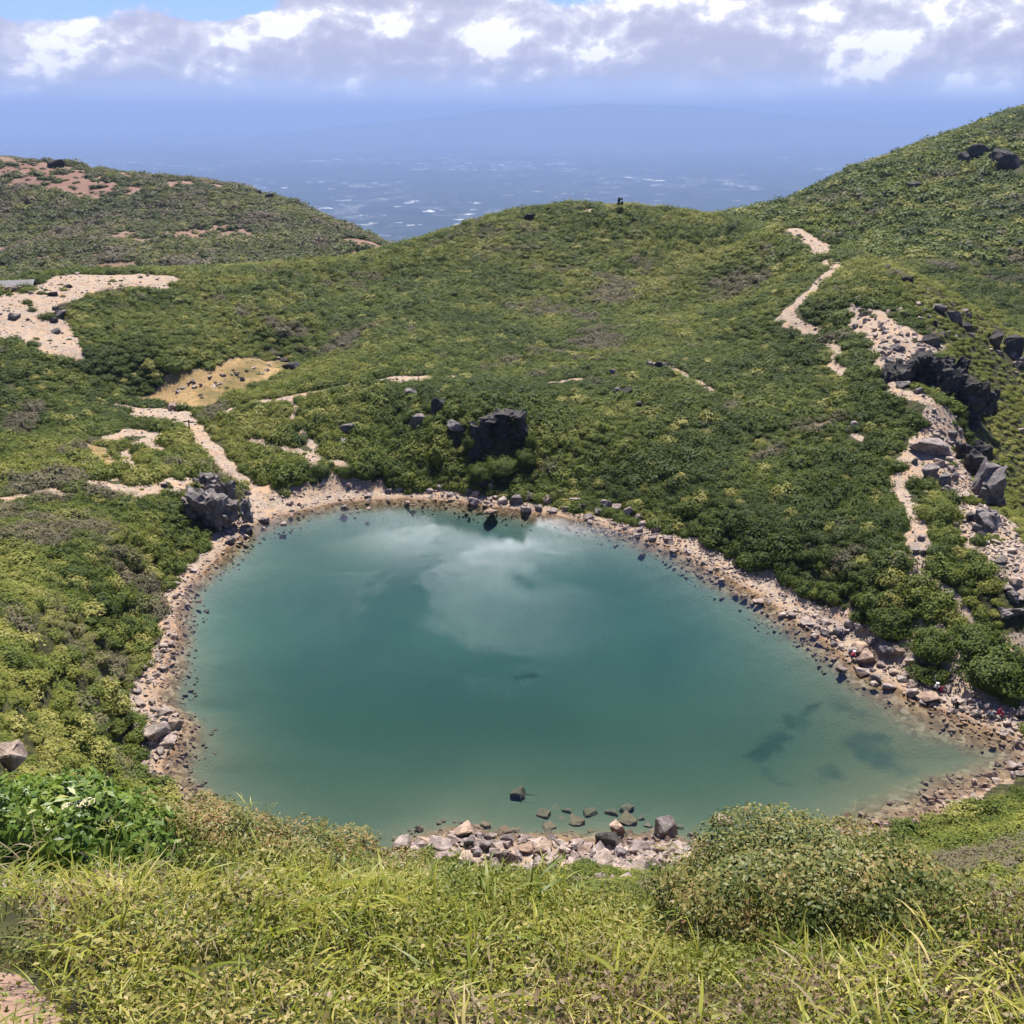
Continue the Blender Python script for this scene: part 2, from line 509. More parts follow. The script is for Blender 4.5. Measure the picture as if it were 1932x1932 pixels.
def project(p):
    p = np.asarray(p, float); v = p - np.array([0, 0, CAM_H])
    k = v[..., 1] * math.cos(PITCH) - v[..., 2] * math.sin(PITCH)
    up = v[..., 1] * math.sin(PITCH) + v[..., 2] * math.cos(PITCH)
    return 966 + v[..., 0] / k * FOC * 1932, 966 - up / k * FOC * 1932, k

# ------------------------------------------------------------------ ground zones (trails, scree, sand) surveyed as lines and areas
def hits(lst): return np.array([hit(*q)[:2] for q in lst])


TRAILS = [  # points along a trail, half width in metres
    ([(1500, 433), (1520, 448), (1545, 462), (1555, 478)], 2.6), ([(1560, 490), (1580, 505), (1560, 518), (1535, 545), (1505, 570), (1480, 594)], 1.5),
    ([(1480, 594), (1495, 606), (1530, 626)], 1.6), ([(1564, 648), (1578, 664), (1570, 684), (1592, 704)], 0.8),
    ([(1690, 738), (1722, 745), (1760, 764), (1768, 792), (1750, 815), (1728, 842)], 1.3), ([(1728, 842), (1712, 862), (1730, 878), (1712, 896)], 1.5),
    ([(1686, 906), (1705, 935), (1728, 962), (1735, 1000), (1732, 1045), (1738, 1080)], 1.25), ([(1738, 1080), (1770, 1100), (1795, 1118), (1812, 1150), (1835, 1175)], 0.7),
    ([(1720, 1192), (1752, 1192), (1800, 1206), (1850, 1218), (1932, 1222), (2000, 1222)], 1.0), ([(1990, 1245), (1900, 1248), (1850, 1262), (1800, 1262), (1780, 1275), (1805, 1300), (1850, 1325)], 1.0),
    ([(430, 775), (480, 760), (560, 748), (640, 731), (700, 718), (742, 714)], 1.1), ([(742, 714), (770, 716), (800, 713)], 2.6), ([(830, 712), (850, 711)], 0.9),
    ([(1040, 722), (1092, 715)], 0.9), ([(1235, 686), (1258, 688), (1290, 706), (1338, 735)], 1.0),
    ([(225, 765), (290, 775), (345, 786), (368, 808), (384, 832), (408, 855), (428, 882), (448, 905), (482, 922)], 1.7),
    ([(205, 826), (240, 815), (288, 820), (288, 850)], 1.5), ([(270, 828), (240, 850), (235, 872)], 0.7), ([(243, 872), (250, 888), (215, 905)], 0.9), ([(250, 888), (278, 897)], 0.7),
    ([(-60, 948), (0, 944), (40, 936)], 1.2), ([(80, 925), (118, 932)], 1.4), ([(185, 912), (240, 928), (300, 920), (365, 908)], 2.0),
    ([(480, 830), (540, 846), (600, 862), (655, 882)], 0.9), ([(568, 812), (590, 842), (610, 858)], 0.7), ([(585, 868), (600, 895), (622, 905)], 0.8), ([(622, 905), (690, 915)], 1.3),
    ([(1541, 800), (1572, 795)], 0.5), ([(1608, 820), (1625, 830)], 0.6), ([(540, 745), (560, 770), (552, 790)], 0.5),
    ([(480, 505), (510, 506)], 2.0), ([(890, 425), (930, 415)], 2.0), ([(1230, 392), (1290, 396)], 1.6), ([(1120, 395), (1100, 400)], 1.5),
]
AREAS = {
    'saddle': [(-60, 575), (0, 556), (60, 545), (100, 521), (200, 519), (305, 519), (338, 526), (300, 545), (215, 550), (165, 556), (125, 572), (108, 590), (135, 612), (152, 655), (148, 684), (90, 668), (40, 648), (-60, 630)],
    'basin': [(250, 750), (330, 705), (400, 690), (470, 675), (540, 671), (556, 690), (505, 716), (440, 740), (400, 771), (355, 770), (308, 758)],
    'meadow': [(150, 835), (200, 845), (225, 880), (200, 890), (180, 870)],
    'junction': [(235, 765), (300, 770), (365, 778), (370, 800), (330, 800), (290, 792), (250, 790)],
    'slope_scree': [(1605, 572), (1645, 582), (1700, 612), (1745, 640), (1785, 655), (1740, 690), (1700, 690), (1692, 738), (1668, 718), (1645, 672), (1622, 625)],
    'bay': [(458, 1005), (452, 925), (490, 915), (560, 918), (640, 912), (720, 905), (760, 925), (740, 955), (600, 970)],
    'pile': [(760, 1600), (800, 1570), (1000, 1585), (1200, 1588), (1310, 1602), (1262, 1650), (1180, 1645), (1000, 1645), (900, 1625), (820, 1612)],
    'dirt': [(-60, 1835), (35, 1840), (95, 1900), (110, 1960), (-60, 1960)],
    'shore_flat': [(1650, 1168), (1720, 1180), (1800, 1192), (1960, 1200), (1960, 1345), (1880, 1345), (1800, 1300), (1720, 1262), (1660, 1215)],
    'right_scree': [(1900, 1045), (1960, 1060), (1990, 1130), (1932, 1120), (1890, 1080)],
}
RIDGE_ROCK = ([(1775, 800), (1790, 860), (1800, 915), (1840, 965), (1885, 1015), (1940, 1075)], 4.2)
trail_w = [(hits(p), w) for p, w in TRAILS]
area_w = {k: hits(v) for k, v in AREAS.items()}
ridge_w = (hits(RIDGE_ROCK[0]), RIDGE_ROCK[1])
RED = np.array([P(a, b, k)[:2] for a, b, k in [(-80, 310, 590), (100, 318, 585), (190, 334, 578), (245, 348, 565), (240, 385, 545), (205, 402, 530), (120, 368, 550), (-80, 345, 560)]])
ALGAE = [([(1425, 1410), (1460, 1385), (1500, 1350), (1540, 1328), (1565, 1320)], 1.0), ([(1580, 1335), (1605, 1352)], 1.4), ([(1625, 1405), (1636, 1425)], 1.9),
         ([(1660, 1435), (1685, 1455)], 1.8), ([(1440, 1440), (1470, 1475)], 1.0), ([(1560, 1455), (1580, 1470)], 1.2), ([(945, 1245), (1010, 1248)], 1.2), ([(1650, 1395), (1665, 1402)], .6)]
algae_w = [(np.array([on_z(a, b, -2.4)[:2] for a, b in p]), w) for p, w in ALGAE]


def line_d(x, y, pl):
    d2 = np.full(np.shape(x), 1e18)
    for (ax_, ay), (bx, by) in zip(pl[:-1], pl[1:]):
        ex, ey = bx - ax_, by - ay
        t = np.clip(((x - ax_) * ex + (y - ay) * ey) / (ex * ex + ey * ey + 1e-12), 0, 1)
        d2 = np.minimum(d2, (x - ax_ - t * ex) ** 2 + (y - ay - t * ey) ** 2)
    return np.sqrt(d2)


def bbox_eval(x, y, poly, pad, fn, default):
    o = np.full(x.shape, default, float)
    lo = poly.min(0) - pad; hi = poly.max(0) + pad
    m = (x > lo[0]) & (x < hi[0]) & (y > lo[1]) & (y < hi[1])
    if m.any(): o[m] = fn(x[m], y[m])
    return o


def zones(x, y, sd):
    """bare ground 0..1, sandy-orange 0..1, red earth, algae on the bed"""
    x = np.asarray(x, float); y = np.asarray(y, float)
    nz = fbm(x, y, 2.2, 3, 41) - 0.5; nb = fbm(x, y, 7.0, 3, 43) - 0.5
    bare = np.zeros(x.shape); orange = np.zeros(x.shape)
    for pl, w in trail_w:
        d = bbox_eval(x, y, pl, w + 4, lambda a, b: line_d(a, b, pl), 99.0)
        bare = np.maximum(bare, sstep(d + nz * 1.8 * min(w, 1.5), w * 1.25, w * 0.75))
    for k, poly in area_w.items():
        d = bbox_eval(x, y, poly, 6, lambda a, b: poly_sd(a, b, poly), 99.0)
        wob = nz * 1.5 + nb * (5.0 if k in ('saddle', 'slope_scree') else 2.0 if k != 'dirt' else 0.0)
        if k == 'dirt': m = sstep(d + nz * 0.06, 0.05, 0.0)
        else: m = sstep(d + wob, 0.6, -0.6)
        bare = np.maximum(bare, m)
        if k in ('basin', 'meadow'): orange = np.maximum(orange, m)
    # beach: width varies along the shore
    wb = 0.9 + 3.6 * fbm(x, y, 9, 3, 51) - 4.0 * sstep(y, 85, 80) * sstep(x, 20, 32) + 1.5 * sstep(x, 15, 30) * sstep(y, 82, 86) - 1.6 * sstep(y, 84, 74)
    wb = np.maximum(wb, 0.35)
    bare = np.maximum(bare, sstep(sd + nz * 1.6, wb + 0.4, wb - 0.4))
    d = bbox_eval(x, y, ridge_w[0], 9, lambda a, b: line_d(a, b, ridge_w[0]), 99.0)
    bare = np.maximum(bare, sstep(d + nb * 7 + nz * 3, ridge_w[1] * 0.8, ridge_w[1] * 0.5))
    red = bbox_eval(x, y, RED, 40, lambda a, b: sstep(poly_sd(a, b, RED) + (fbm(a, b, 30, 4, 61) - 0.5) * 50, 14, -8) * sstep(fbm(a, b, 7, 3, 67), 0.30, 0.44), 0.0)
    r = np.hypot(x, y)
    dirt = bbox_eval(x, y, area_w['dirt'], 1, lambda a, b: poly_sd(a, b, area_w['dirt']), 9.0); red = np.maximum(red, (dirt < 0.3) * 0.6)
    red = np.maximum(red, np.where((r > 430) & (x < -40), sstep(fbm(x, y, 34, 4, 63), 0.62, 0.70) * 0.8, 0))
    bare = np.maximum(bare, np.where(r > 20, red, 0))
    alg = np.zeros(x.shape)
    for pl, w in algae_w:
        d = bbox_eval(x, y, pl, w + 5, lambda a, b: line_d(a, b, pl), 99.0)
        alg = np.maximum(alg, sstep(d + nz * 3.2 + nb * 2.0, w * 1.3, w * 0.2) * (0.45 + 0.8 * fbm(x, y, 1.6, 2, 47)))
    return bare, orange, red, alg


# ------------------------------------------------------------------ materials
def mat_ground():
    m, n = new_mat('ground')
    pos = n.new('ShaderNodeNewGeometry').outputs['Position']
    xyz = n.new('ShaderNodeSeparateXYZ'); n.l.new(pos, xyz.inputs[0]); z = xyz.outputs[2]
    bare = n.attr('bare'); orange = n.attr('orange'); red = n.attr('red'); alg = n.attr('algae')
    n1 = n.noise(pos, 0.35, 5); n2 = n.noise(pos, 3.0, 5); n3 = n.noise(pos, 14.0, 4)
    soil = n.ramp(n1, [(0.3, (0.022, 0.020, 0.011)), (0.6, (0.036, 0.034, 0.015)), (0.8, (0.055, 0.046, 0.024))])
    tur = n.ramp(n3, [(0.35, (0.018, 0.020, 0.008)), (0.7, (0.085, 0.085, 0.028))])
    mossy = n.ramp(n.noise(pos, 1.6, 5, 0.65), [(0.38, (0.020, 0.018, 0.010)), (0.52, (0.050, 0.052, 0.016)), (0.66, (0.115, 0.110, 0.034))])
    soil = n.mix(0.35, soil, tur); soil = n.mix(0.6, soil, mossy)
    sand = n.ramp(n2, [(0.25, (0.22, 0.165, 0.12)), (0.5, (0.33, 0.25, 0.18)), (0.75, (0.42, 0.335, 0.255))])
    sand = n.mix(n.step(n1, 0.42, 0.66), sand, C(0.38, 0.25, 0.15))
    sand = n.mix(n.step(n.noise(pos, 0.7, 5, 0.62), 0.52, 0.68, 0, 0.6), sand, C(0.17, 0.14, 0.105))
    cell = n.vor(pos, 1.7, out='Color'); bw = n.new('ShaderNodeSeparateColor'); n.l.new(cell, bw.inputs[0])
    sand = n.mix(n.math('MULTIPLY', n.step(bw.outputs[0], 0.45, 0.8), 0.6), sand, C(0.21, 0.17, 0.15))
    mead = n.ramp(n.noise(pos, 0.11, 5, 0.6), [(0.34, (0.095, 0.080, 0.028)), (0.47, (0.18, 0.125, 0.046)), (0.58, (0.34, 0.22, 0.10))])
    mead = n.mix(n.math('MULTIPLY', n.step(n2, 0.47, 0.6), 0.6), mead, C(0.10, 0.09, 0.035))
    earth = n.ramp(n2, [(0.3, (0.13, 0.068, 0.050)), (0.55, (0.20, 0.112, 0.084)), (0.8, (0.29, 0.185, 0.15))])
    bcol = n.mix(orange, sand, mead); bcol = n.mix(red, bcol, earth)
    # lake floor: pebbles near the shore, pale sediment where it is deep
    peb = n.vor(n.vmath('ADD', pos, n.vmath('SCALE', n.noise(pos, 1.5, 2, out=1), None)), 1.25, out='Color')
    ps = n.new('ShaderNodeSeparateColor'); n.l.new(peb, ps.inputs[0])
    pe = n.vor(pos, 1.25)
    bed = n.ramp(ps.outputs[0], [(0.0, (0.115, 0.070, 0.040)), (0.5, (0.205, 0.125, 0.070)), (1.0, (0.29, 0.205, 0.135))])
    bed = n.mix(n.step(pe, 0.5, 0.85, 0.0, 0.6), bed, C(0.055, 0.035, 0.022))
    sed = n.ramp(n.noise(pos, 0.06, 4), [(0.35, (0.15, 0.155, 0.125)), (0.65, (0.19, 0.185, 0.14))])
    sed = n.mix(n.math('MULTIPLY', n.attr('shoal'), 0.8), sed, C(0.115, 0.097, 0.052))
    bed = n.mix(n.step(n.math('ADD', z, n.math('MULTIPLY', n1, 0.9)), -0.2, -1.1), bed, sed)
    bed = n.mix(n.math('MULTIPLY', alg, 0.8), bed, C(0.05, 0.065, 0.05))
    wet = n.mix(0.5, bcol, C(0.17, 0.10, 0.055))
    bcol = n.mix(n.step(n.math('ADD', z, n.math('MULTIPLY', n2, 0.25)), 0.40, 0.12), bcol, wet)
    lo = n.math('GREATER_THAN', 0.0, z)
    bb = n.step(n.math('ADD', bare, n.math('ADD', n.math('MULTIPLY', n.math('SUBTRACT', n2, 0.5), 1.0), n.math('MULTIPLY', n.math('SUBTRACT', n.noise(pos, 0.9, 4, 0.6), 0.5), 1.5))), 0.36, 0.62)
    col = n.mix(bb, soil, bcol)
    near = n.attr('lake'); bedf = n.math('MULTIPLY', lo, near)
    col = n.mix(bedf, col, bed)
    h = n.math('ADD', n.math('MULTIPLY', n2, 0.5), n.math('MULTIPLY', n.vor(pos, 2.6), 0.35))
    out_surface(n, principled(n, col, 0.9, n.bump(h, 0.55, 0.3), 0.15))
    return m


def mat_rock(name, cols, wet=(0.17, 0.105, 0.06), bump=0.6, streak=False, lift=1.0):
    m, n = new_mat(name)
    g = n.new('ShaderNodeNewGeometry'); pos = g.outputs['Position']
    xyz = n.new('ShaderNodeSeparateXYZ'); n.l.new(pos, xyz.inputs[0]); z = xyz.outputs[2]
    oi = n.new('ShaderNodeObjectInfo'); rnd = oi.outputs['Random']
    tc = n.new('ShaderNodeTexCoord').outputs['Object']
    off = n.vmath('ADD', tc, n.vmath('SCALE', oi.outputs['Location'], None))
    n1 = n.noise(pos, 1.3, 6, 0.6); n2 = n.noise(pos, 6.0, 5, 0.6); n3 = n.noise(pos, 0.5, 3)
    base = n.ramp(rnd, [(i / (len(cols) - 1), c) for i, c in enumerate(cols)])
    dark = n.mix(1.0, base, C(0.55, 0.53, 0.53), 'MULTIPLY')
    light = n.mix(0.5 * lift, base, C(0.46, 0.39, 0.33))
    col = n.mix(n.step(n1, 0.42, 0.62), dark, base); col = n.mix(n.step(n2, 0.52, 0.72, 0, 0.8), col, light)
    col = n.mix(n.step(n3, 0.56, 0.66, 0, 0.5), col, C(0.13, 0.12, 0.085))
    if streak:
        sv = n.new('ShaderNodeMapping'); sv.inputs['Scale'].default_value = (9, 9, 0.7); n.l.new(tc, sv.inputs[0])
        col = n.mix(n.step(n.noise(sv.outputs[0], 1.0, 3), 0.5, 0.62), col, C(0.10, 0.072, 0.055))
    wl = n.math('ADD', z, n.math('MULTIPLY', n1, 0.22))
    under = n.step(wl, 0.24, 0.06)
    col = n.mix(n.math('MULTIPLY', under, 0.8), col, C(*wet))
    h = n.math('ADD', n.math('MULTIPLY', n1, 0.6), n.math('MULTIPLY', n2, 0.3))
    out_surface(n, principled(n, col, 0.88, n.bump(h, bump, 0.12), 0.2))
    return m


def mat_leaf(name, ramp, dead=(0.165, 0.13, 0.095), gloss=0.6, spec=0.10, trans=0.28, inst=True, flower=None):
    """foliage: ramp over a per-plant tint, varied per leaf"""
    m, n = new_mat(name)
    lv = n.attr('lv')
    if inst:
        tint = n.attr('tint', 'INSTANCER'); dd = n.attr('dead', 'INSTANCER')
    else:
        tint = n.attr('tint'); dd = None
    t = n.math('ADD', tint, n.math('MULTIPLY', n.math('SUBTRACT', lv, 0.5), 0.38), clamp=True)
    col = n.ramp(t, ramp)
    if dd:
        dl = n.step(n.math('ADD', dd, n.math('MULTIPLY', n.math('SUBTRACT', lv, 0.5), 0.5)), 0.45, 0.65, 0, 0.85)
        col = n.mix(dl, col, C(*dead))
    if flower:
        col = n.mix(n.math('GREATER_THAN', n.attr('fl'), 0.5), col, C(*flower))
    p = principled(n, col, gloss, None, spec)
    tr = n.new('ShaderNodeBsdfTranslucent'); n.l.new(n.mix(1.0, col, C(1.05, 1.15, 0.55), 'MULTIPLY'), tr.inputs[0])
    mx = n.new('ShaderNodeMixShader'); mx.inputs[0].default_value = trans
    n.l.new(p, mx.inputs[1]); n.l.new(tr.outputs[0], mx.inputs[2])
    out_surface(n, mx.outputs[0])
    return m


def mat_plain(name, col, rough=0.85, var=0.25, scale=8.0, bump=0.2, spec=0.3):
    m, n = new_mat(name)
    tc = n.new('ShaderNodeTexCoord').outputs['Object']
    v = n.noise(tc, scale, 5)
    a = n.mix(n.step(v, 0.3, 0.7), C(*[c * (1 - var) for c in col]), C(*[min(1, c * (1 + var)) for c in col]))
    out_surface(n, principled(n, a, rough, n.bump(v, bump, 0.02), spec))
    return m


GUST = on_z(1010, 1170, 0.0)


def mat_water():
    m, n = new_mat('lake_water')
    pos = n.new('ShaderNodeNewGeometry').outputs['Position']
    mp = n.new('ShaderNodeMapping'); mp.inputs['Scale'].default_value = (1.0, 1.7, 1.0); n.l.new(pos, mp.inputs[0])
    gust = n.noise(pos, 0.028, 4, 0.6, dist=0.6)
    calm = n.step(gust, 0.47, 0.56, 0.22, 1.0)
    w = n.math('ADD', n.math('MULTIPLY', n.noise(mp.outputs[0], 2.3, 4, 0.62), 0.9), n.math('MULTIPLY', n.noise(mp.outputs[0], 4.2, 2, 0.5), 0.35))
    sx = n.new('ShaderNodeSeparateXYZ'); n.l.new(pos, sx.inputs[0])
    gx = n.math('DIVIDE', n.math('SUBTRACT', sx.outputs[0], GUST[0]), 15.0); gy = n.math('DIVIDE', n.math('SUBTRACT', sx.outputs[1], GUST[1]), 8.0)
    q = n.math('ADD', n.math('ADD', n.math('MULTIPLY', gx, gx), n.math('MULTIPLY', gy, gy)), n.math('MULTIPLY', n.math('SUBTRACT', n.noise(pos, 0.12, 4, 0.6), 0.5), 1.6))
    calm = n.math('ADD', calm, n.math('MULTIPLY', n.step(q, 1.6, 0.1), 1.1))
    w = n.math('MULTIPLY', w, calm)
    nrm = n.bump(w, 0.20, 0.10)
    fr = n.new('ShaderNodeFresnel'); fr.inputs[0].default_value = 1.333; n.l.new(nrm, fr.inputs[1])
    gl = n.new('ShaderNodeBsdfGlossy'); gl.inputs['Roughness'].default_value = 0.06; n.l.new(nrm, gl.inputs['Normal'])
    tp = n.new('ShaderNodeBsdfTransparent')
    mx = n.new('ShaderNodeMixShader'); n.l.new(fr.outputs[0], mx.inputs[0]); n.l.new(tp.outputs[0], mx.inputs[1]); n.l.new(gl.outputs[0], mx.inputs[2])
    va = n.new('ShaderNodeVolumeAbsorption'); va.inputs['Color'].default_value = (0.25, 0.63, 0.65, 1); va.inputs['Density'].default_value = 0.21
    out_surface(n, mx.outputs[0], va.outputs[0])
    return m


def mat_valley():
    m, n = new_mat('valley')
    pos = n.new('ShaderNodeNewGeometry').outputs['Position']
    p = n.vmath('SCALE', pos, None); n.put(p.node.inputs['Scale'], 0.001)
    wood = n.ramp(n.noise(p, 0.9, 6, 0.6), [(0.35, (0.010, 0.020, 0.022)), (0.6, (0.022, 0.038, 0.034)), (0.75, (0.05, 0.062, 0.05))])
    s = n.new('ShaderNodeMapping'); s.inputs['Scale'].default_value = (1.0, 0.75, 1.0); n.l.new(p, s.inputs[0])
    c = n.vor(s.outputs[0], 3.2, out='Color'); sc = n.new('ShaderNodeSeparateColor'); n.l.new(c, sc.inputs[0])
    area = n.step(n.noise(p, 0.16, 5, 0.65), 0.42, 0.62)
    f = n.math('MULTIPLY', n.step(sc.outputs[0], 0.66, 0.74), area)
    rag = n.step(n.noise(p, 7.0, 4, 0.7), 0.46, 0.56)
    col = n.mix(n.math('MULTIPLY', n.math('MULTIPLY', f, rag), 0.30), wood, C(0.46, 0.44, 0.40))
    c2 = n.vor(s.outputs[0], 7.0, out='Color'); s2 = n.new('ShaderNodeSeparateColor'); n.l.new(c2, s2.inputs[0])
    f2 = n.math('MULTIPLY', n.step(s2.outputs[1], 0.93, 0.95), area)
    col = n.mix(n.math('MULTIPLY', f2, rag), col, C(0.85, 0.85, 0.85))
    out_surface(n, principled(n, col, 0.9, None, 0.1))
    return m


def mat_haze():
    m, n = new_mat('haze')
    v = n.new('ShaderNodeVolumePrincipled')
    v.inputs['Color'].default_value = (0.335, 0.46, 0.75, 1); v.inputs['Density'].default_value = 6.0e-5
    v.inputs['Anisotropy'].default_value = 0.0
    out_surface(n, None, v.outputs[0])
    return m


M = {}
M['ground'] = mat_ground()
M['rock'] = mat_rock('pale_rock', [(0.38, 0.30, 0.26), (0.27, 0.225, 0.205), (0.44, 0.35, 0.29), (0.32, 0.255, 0.23), (0.46, 0.345, 0.26)])
M['darkrock'] = mat_rock('dark_rock', [(0.058, 0.052, 0.049), (0.042, 0.039, 0.039), (0.075, 0.066, 0.061)], lift=0.45, bump=0.9)
M['greyrock'] = mat_rock('grey_rock', [(0.20, 0.175, 0.165), (0.17, 0.15, 0.145), (0.235, 0.20, 0.185)])
M['stripe'] = mat_rock('banded_rock', [(0.21, 0.165, 0.135), (0.23, 0.175, 0.14)], streak=True)
M['tan'] = mat_rock('tan_rock', [(0.40, 0.28, 0.20), (0.36, 0.26, 0.20)])
GREEN = [(0.0, (0.040, 0.063, 0.011)), (0.35, (0.092, 0.120, 0.019)), (0.6, (0.158, 0.172, 0.030)), (0.82, (0.225, 0.220, 0.045)), (1.0, (0.35, 0.315, 0.11))]
M['shrub'] = mat_leaf('shrub_leaves', GREEN)
M['grass'] = mat_leaf('grass_blades', [(0.0, (0.067, 0.106, 0.013)), (0.4, (0.168, 0.201, 0.025)), (0.7, (0.314, 0.309, 0.043)), (0.9, (0.471, 0.404, 0.112)), (1.0, (0.560, 0.448, 0.213))], dead=(0.30, 0.23, 0.15), gloss=0.45, spec=0.25, trans=0.38)
M['dwarf'] = mat_leaf('dwarf_leaves', [(0.0, (0.047, 0.071, 0.013)), (0.4, (0.121, 0.142, 0.023)), (0.7, (0.221, 0.215, 0.042)), (1.0, (0.357, 0.273, 0.105))], dead=(0.17, 0.11, 0.075), gloss=0.5, spec=0.22, trans=0.26)
M['bushgreen'] = mat_leaf('glossy_bush_leaves', [(0.0, (0.044, 0.088, 0.018)), (0.4, (0.106, 0.175, 0.027)), (0.75, (0.200, 0.256, 0.040)), (1.0, (0.338, 0.338, 0.088))], gloss=0.42, spec=0.28, trans=0.3, inst=False)
M['azalea'] = mat_leaf('azalea_leaves', [(0.0, (0.035, 0.055, 0.012)), (0.3, (0.092, 0.113, 0.025)), (0.55, (0.180, 0.176, 0.044)), (0.78, (0.264, 0.198, 0.070)), (1.0, (0.282, 0.145, 0.066))], gloss=0.5, spec=0.22, trans=0.2, inst=False)
M['midbush'] = mat_leaf('bush_leaves', GREEN, inst=False)
M['twig'] = mat_plain('twig_bark', (0.10, 0.075, 0.055))
M['deadwood'] = mat_plain('dead_twig', (0.36, 0.32, 0.28))
M['flower'] = mat_plain('cream_flowers', (0.72, 0.66, 0.40), 0.8, 0.15, 20)
M['haze'] = mat_haze(); M['water'] = mat_water(); M['valley'] = mat_valley()
M['range'] = mat_plain('far_hills', (0.035, 0.045, 0.04), 0.95, 0.3, 0.0006, 0.0)
M['roof'] = mat_plain('weathered_roof', (0.17, 0.16, 0.155), 0.8, 0.2, 1.2)
M['wallstone'] = mat_plain('hut_stone', (0.12, 0.10, 0.09), 0.9, 0.5, 2.5, 0.8)
M['dark'] = mat_plain('dark_timber', (0.03, 0.026, 0.024), 0.8)
M['wood'] = mat_plain('signpost_timber', (0.055, 0.040, 0.032), 0.85, 0.3)
M['skin'] = mat_plain('skin', (0.52, 0.32, 0.23), 0.6, 0.05)
M['black'] = mat_plain('black_cloth', (0.012, 0.012, 0.016), 0.9)
M['white'] = mat_plain('white_cloth', (0.80, 0.80, 0.84), 0.9, 0.05)
M['redcloth'] = mat_plain('red_cloth', (0.55, 0.05, 0.09), 0.8, 0.1)
M['navy'] = mat_plain('navy_cloth', (0.035, 0.05, 0.13), 0.9)
M['khaki'] = mat_plain('khaki_cloth', (0.24, 0.20, 0.15), 0.9)
M['pink'] = mat_plain('dusty_red_cloth', (0.30, 0.13, 0.12), 0.9)
M['hair'] = mat_plain('black_hair', (0.015, 0.012, 0.011), 0.6)


# ------------------------------------------------------------------ terrain, lake, valley, hills, haze
def build_terrain():
    x, y, z, sd = GX, GY, GZ, GSD
    bare, orange, red, alg = zones(x, y, sd)
    # flank rows beyond the surveyed ground, down to the plain
    rr = np.array([1150, 1500, 2100, 3000, 4300.0])
    zl = z[:, -1]
    ex = [np.sin(ga) * r for r in rr]; ey = [np.cos(ga) * r for r in rr]
    ez = [np.maximum(np.minimum(zl, 0) - 0.33 * (r - 950), -1008) for r in rr]
    X = np.concatenate([x, np.stack(ex, 1)], 1); Y = np.concatenate([y, np.stack(ey, 1)], 1); Z = np.concatenate([z, np.stack(ez, 1)], 1)
    ns = X.shape[1]
    v = np.stack([X, Y, Z], -1).reshape(-1, 3)
    i, j = np.meshgrid(np.arange(NA - 1), np.arange(ns - 1), indexing='ij')
    a = (i * ns + j).ravel(); f = np.stack([a, a + ns, a + ns + 1, a + 1], 1)
    me = mesh_arrays('terrain', v, f, M['ground'], True)

    def pad(q): return np.concatenate([q, np.zeros((NA, len(rr)))], 1)
    fattr(me, 'bare', pad(bare)); fattr(me, 'orange', pad(orange)); fattr(me, 'red', pad(red)); fattr(me, 'algae', pad(alg))
    fattr(me, 'lake', pad((sd < 3).astype(float))); fattr(me, 'shoal', pad(np.clip(sstep(y, 118, 78) * 0.85 + 0.5 * sstep(x, 25, 50), 0, 1)))
    o = obj('terrain', me)
    tag(o, 'grassy volcanic hills and hollow with sandy trails around the lake', 'terrain', kind='structure')


build_terrain()

# lake: closed body of water, surface at 0, reaching under the banks
wl = smooth_poly(lake_w, 1); ctr = wl.mean(0)
d_ = wl - ctr; wl = wl + d_ / np.linalg.norm(d_, axis=1)[:, None] * 2.2
nv = len(wl)
v = np.concatenate([np.c_[wl, np.zeros(nv)], np.c_[wl, np.full(nv, -9.0)]])
bm = bmesh.new(); vs = [bm.verts.new(p) for p in v]
bm.faces.new(vs[:nv]); bm.faces.new(vs[nv:][::-1])
for i in range(nv): bm.faces.new((vs[i], vs[nv + i], vs[nv + (i + 1) % nv], vs[(i + 1) % nv]))
bmesh.ops.recalc_face_normals(bm, faces=bm.faces)
me = bpy.data.meshes.new('lake_water'); bm.to_mesh(me); bm.free(); me.materials.append(M['water'])
tag(obj('lake_water', me), 'clear teal water of the small crater lake', 'water', kind='structure')

# valley floor far below
L = 130000.0
me = mesh_arrays('valley', [(-L, 1500, -1000), (L, 1500, -1000), (L, L, -1000), (-L, L, -1000)], [(0, 1, 2, 3)], M['valley'])
tag(obj('valley', me), 'hazy blue lowland with pale fields far below the mountains', 'land', kind='structure')

# low mountains at the edge of the haze
def far_range(name, yb, x0, x1, prof, seed, label):
    n_ = 260; xs = np.linspace(x0, x1, n_); t = np.linspace(0, 1, n_)
    top = np.interp(t, [p[0] for p in prof], [p[1] for p in prof]) + (fbm(xs, xs * 0, 3500, 4, seed) - 0.5) * 190
    rows = []
    for k, (fy, fz) in enumerate([(-6500, 0.0), (-3800, 0.3), (-1700, 0.68), (0, 1.0), (2500, 0.7), (6500, 0.0)]):
        zz = -1001 + (top + 1001) * fz + (fbm(xs, xs * 0 + k * 900, 2200, 3, seed + k) - 0.5) * 240 * fz * (1 - fz) * 3
        rows.append(np.stack([xs, np.full(n_, yb + fy), zz], 1))
    v = np.concatenate(rows); i, j = np.meshgrid(np.arange(len(rows) - 1), np.arange(n_ - 1), indexing='ij'); a = (i * n_ + j).ravel()
    me = mesh_arrays(name, v, np.stack([a, a + 1, a + n_ + 1, a + n_], 1), M['range'], True)
    tag(obj(name, me), label, 'mountains', kind='structure')


far_range('mountains', 40000, -12000, 19000, [(0, -1000), (0.2, -300), (0.36, 150), (0.5, 380), (0.6, 300), (0.72, 90), (1, -800)], 5, 'faint blue mountain range on the hazy horizon')
far_range('hills', 52000, 8000, 46000, [(0, -900), (0.25, 100), (0.5, 250), (0.75, 330), (1, 200)], 9, 'pale far hills on the horizon behind the right slope')

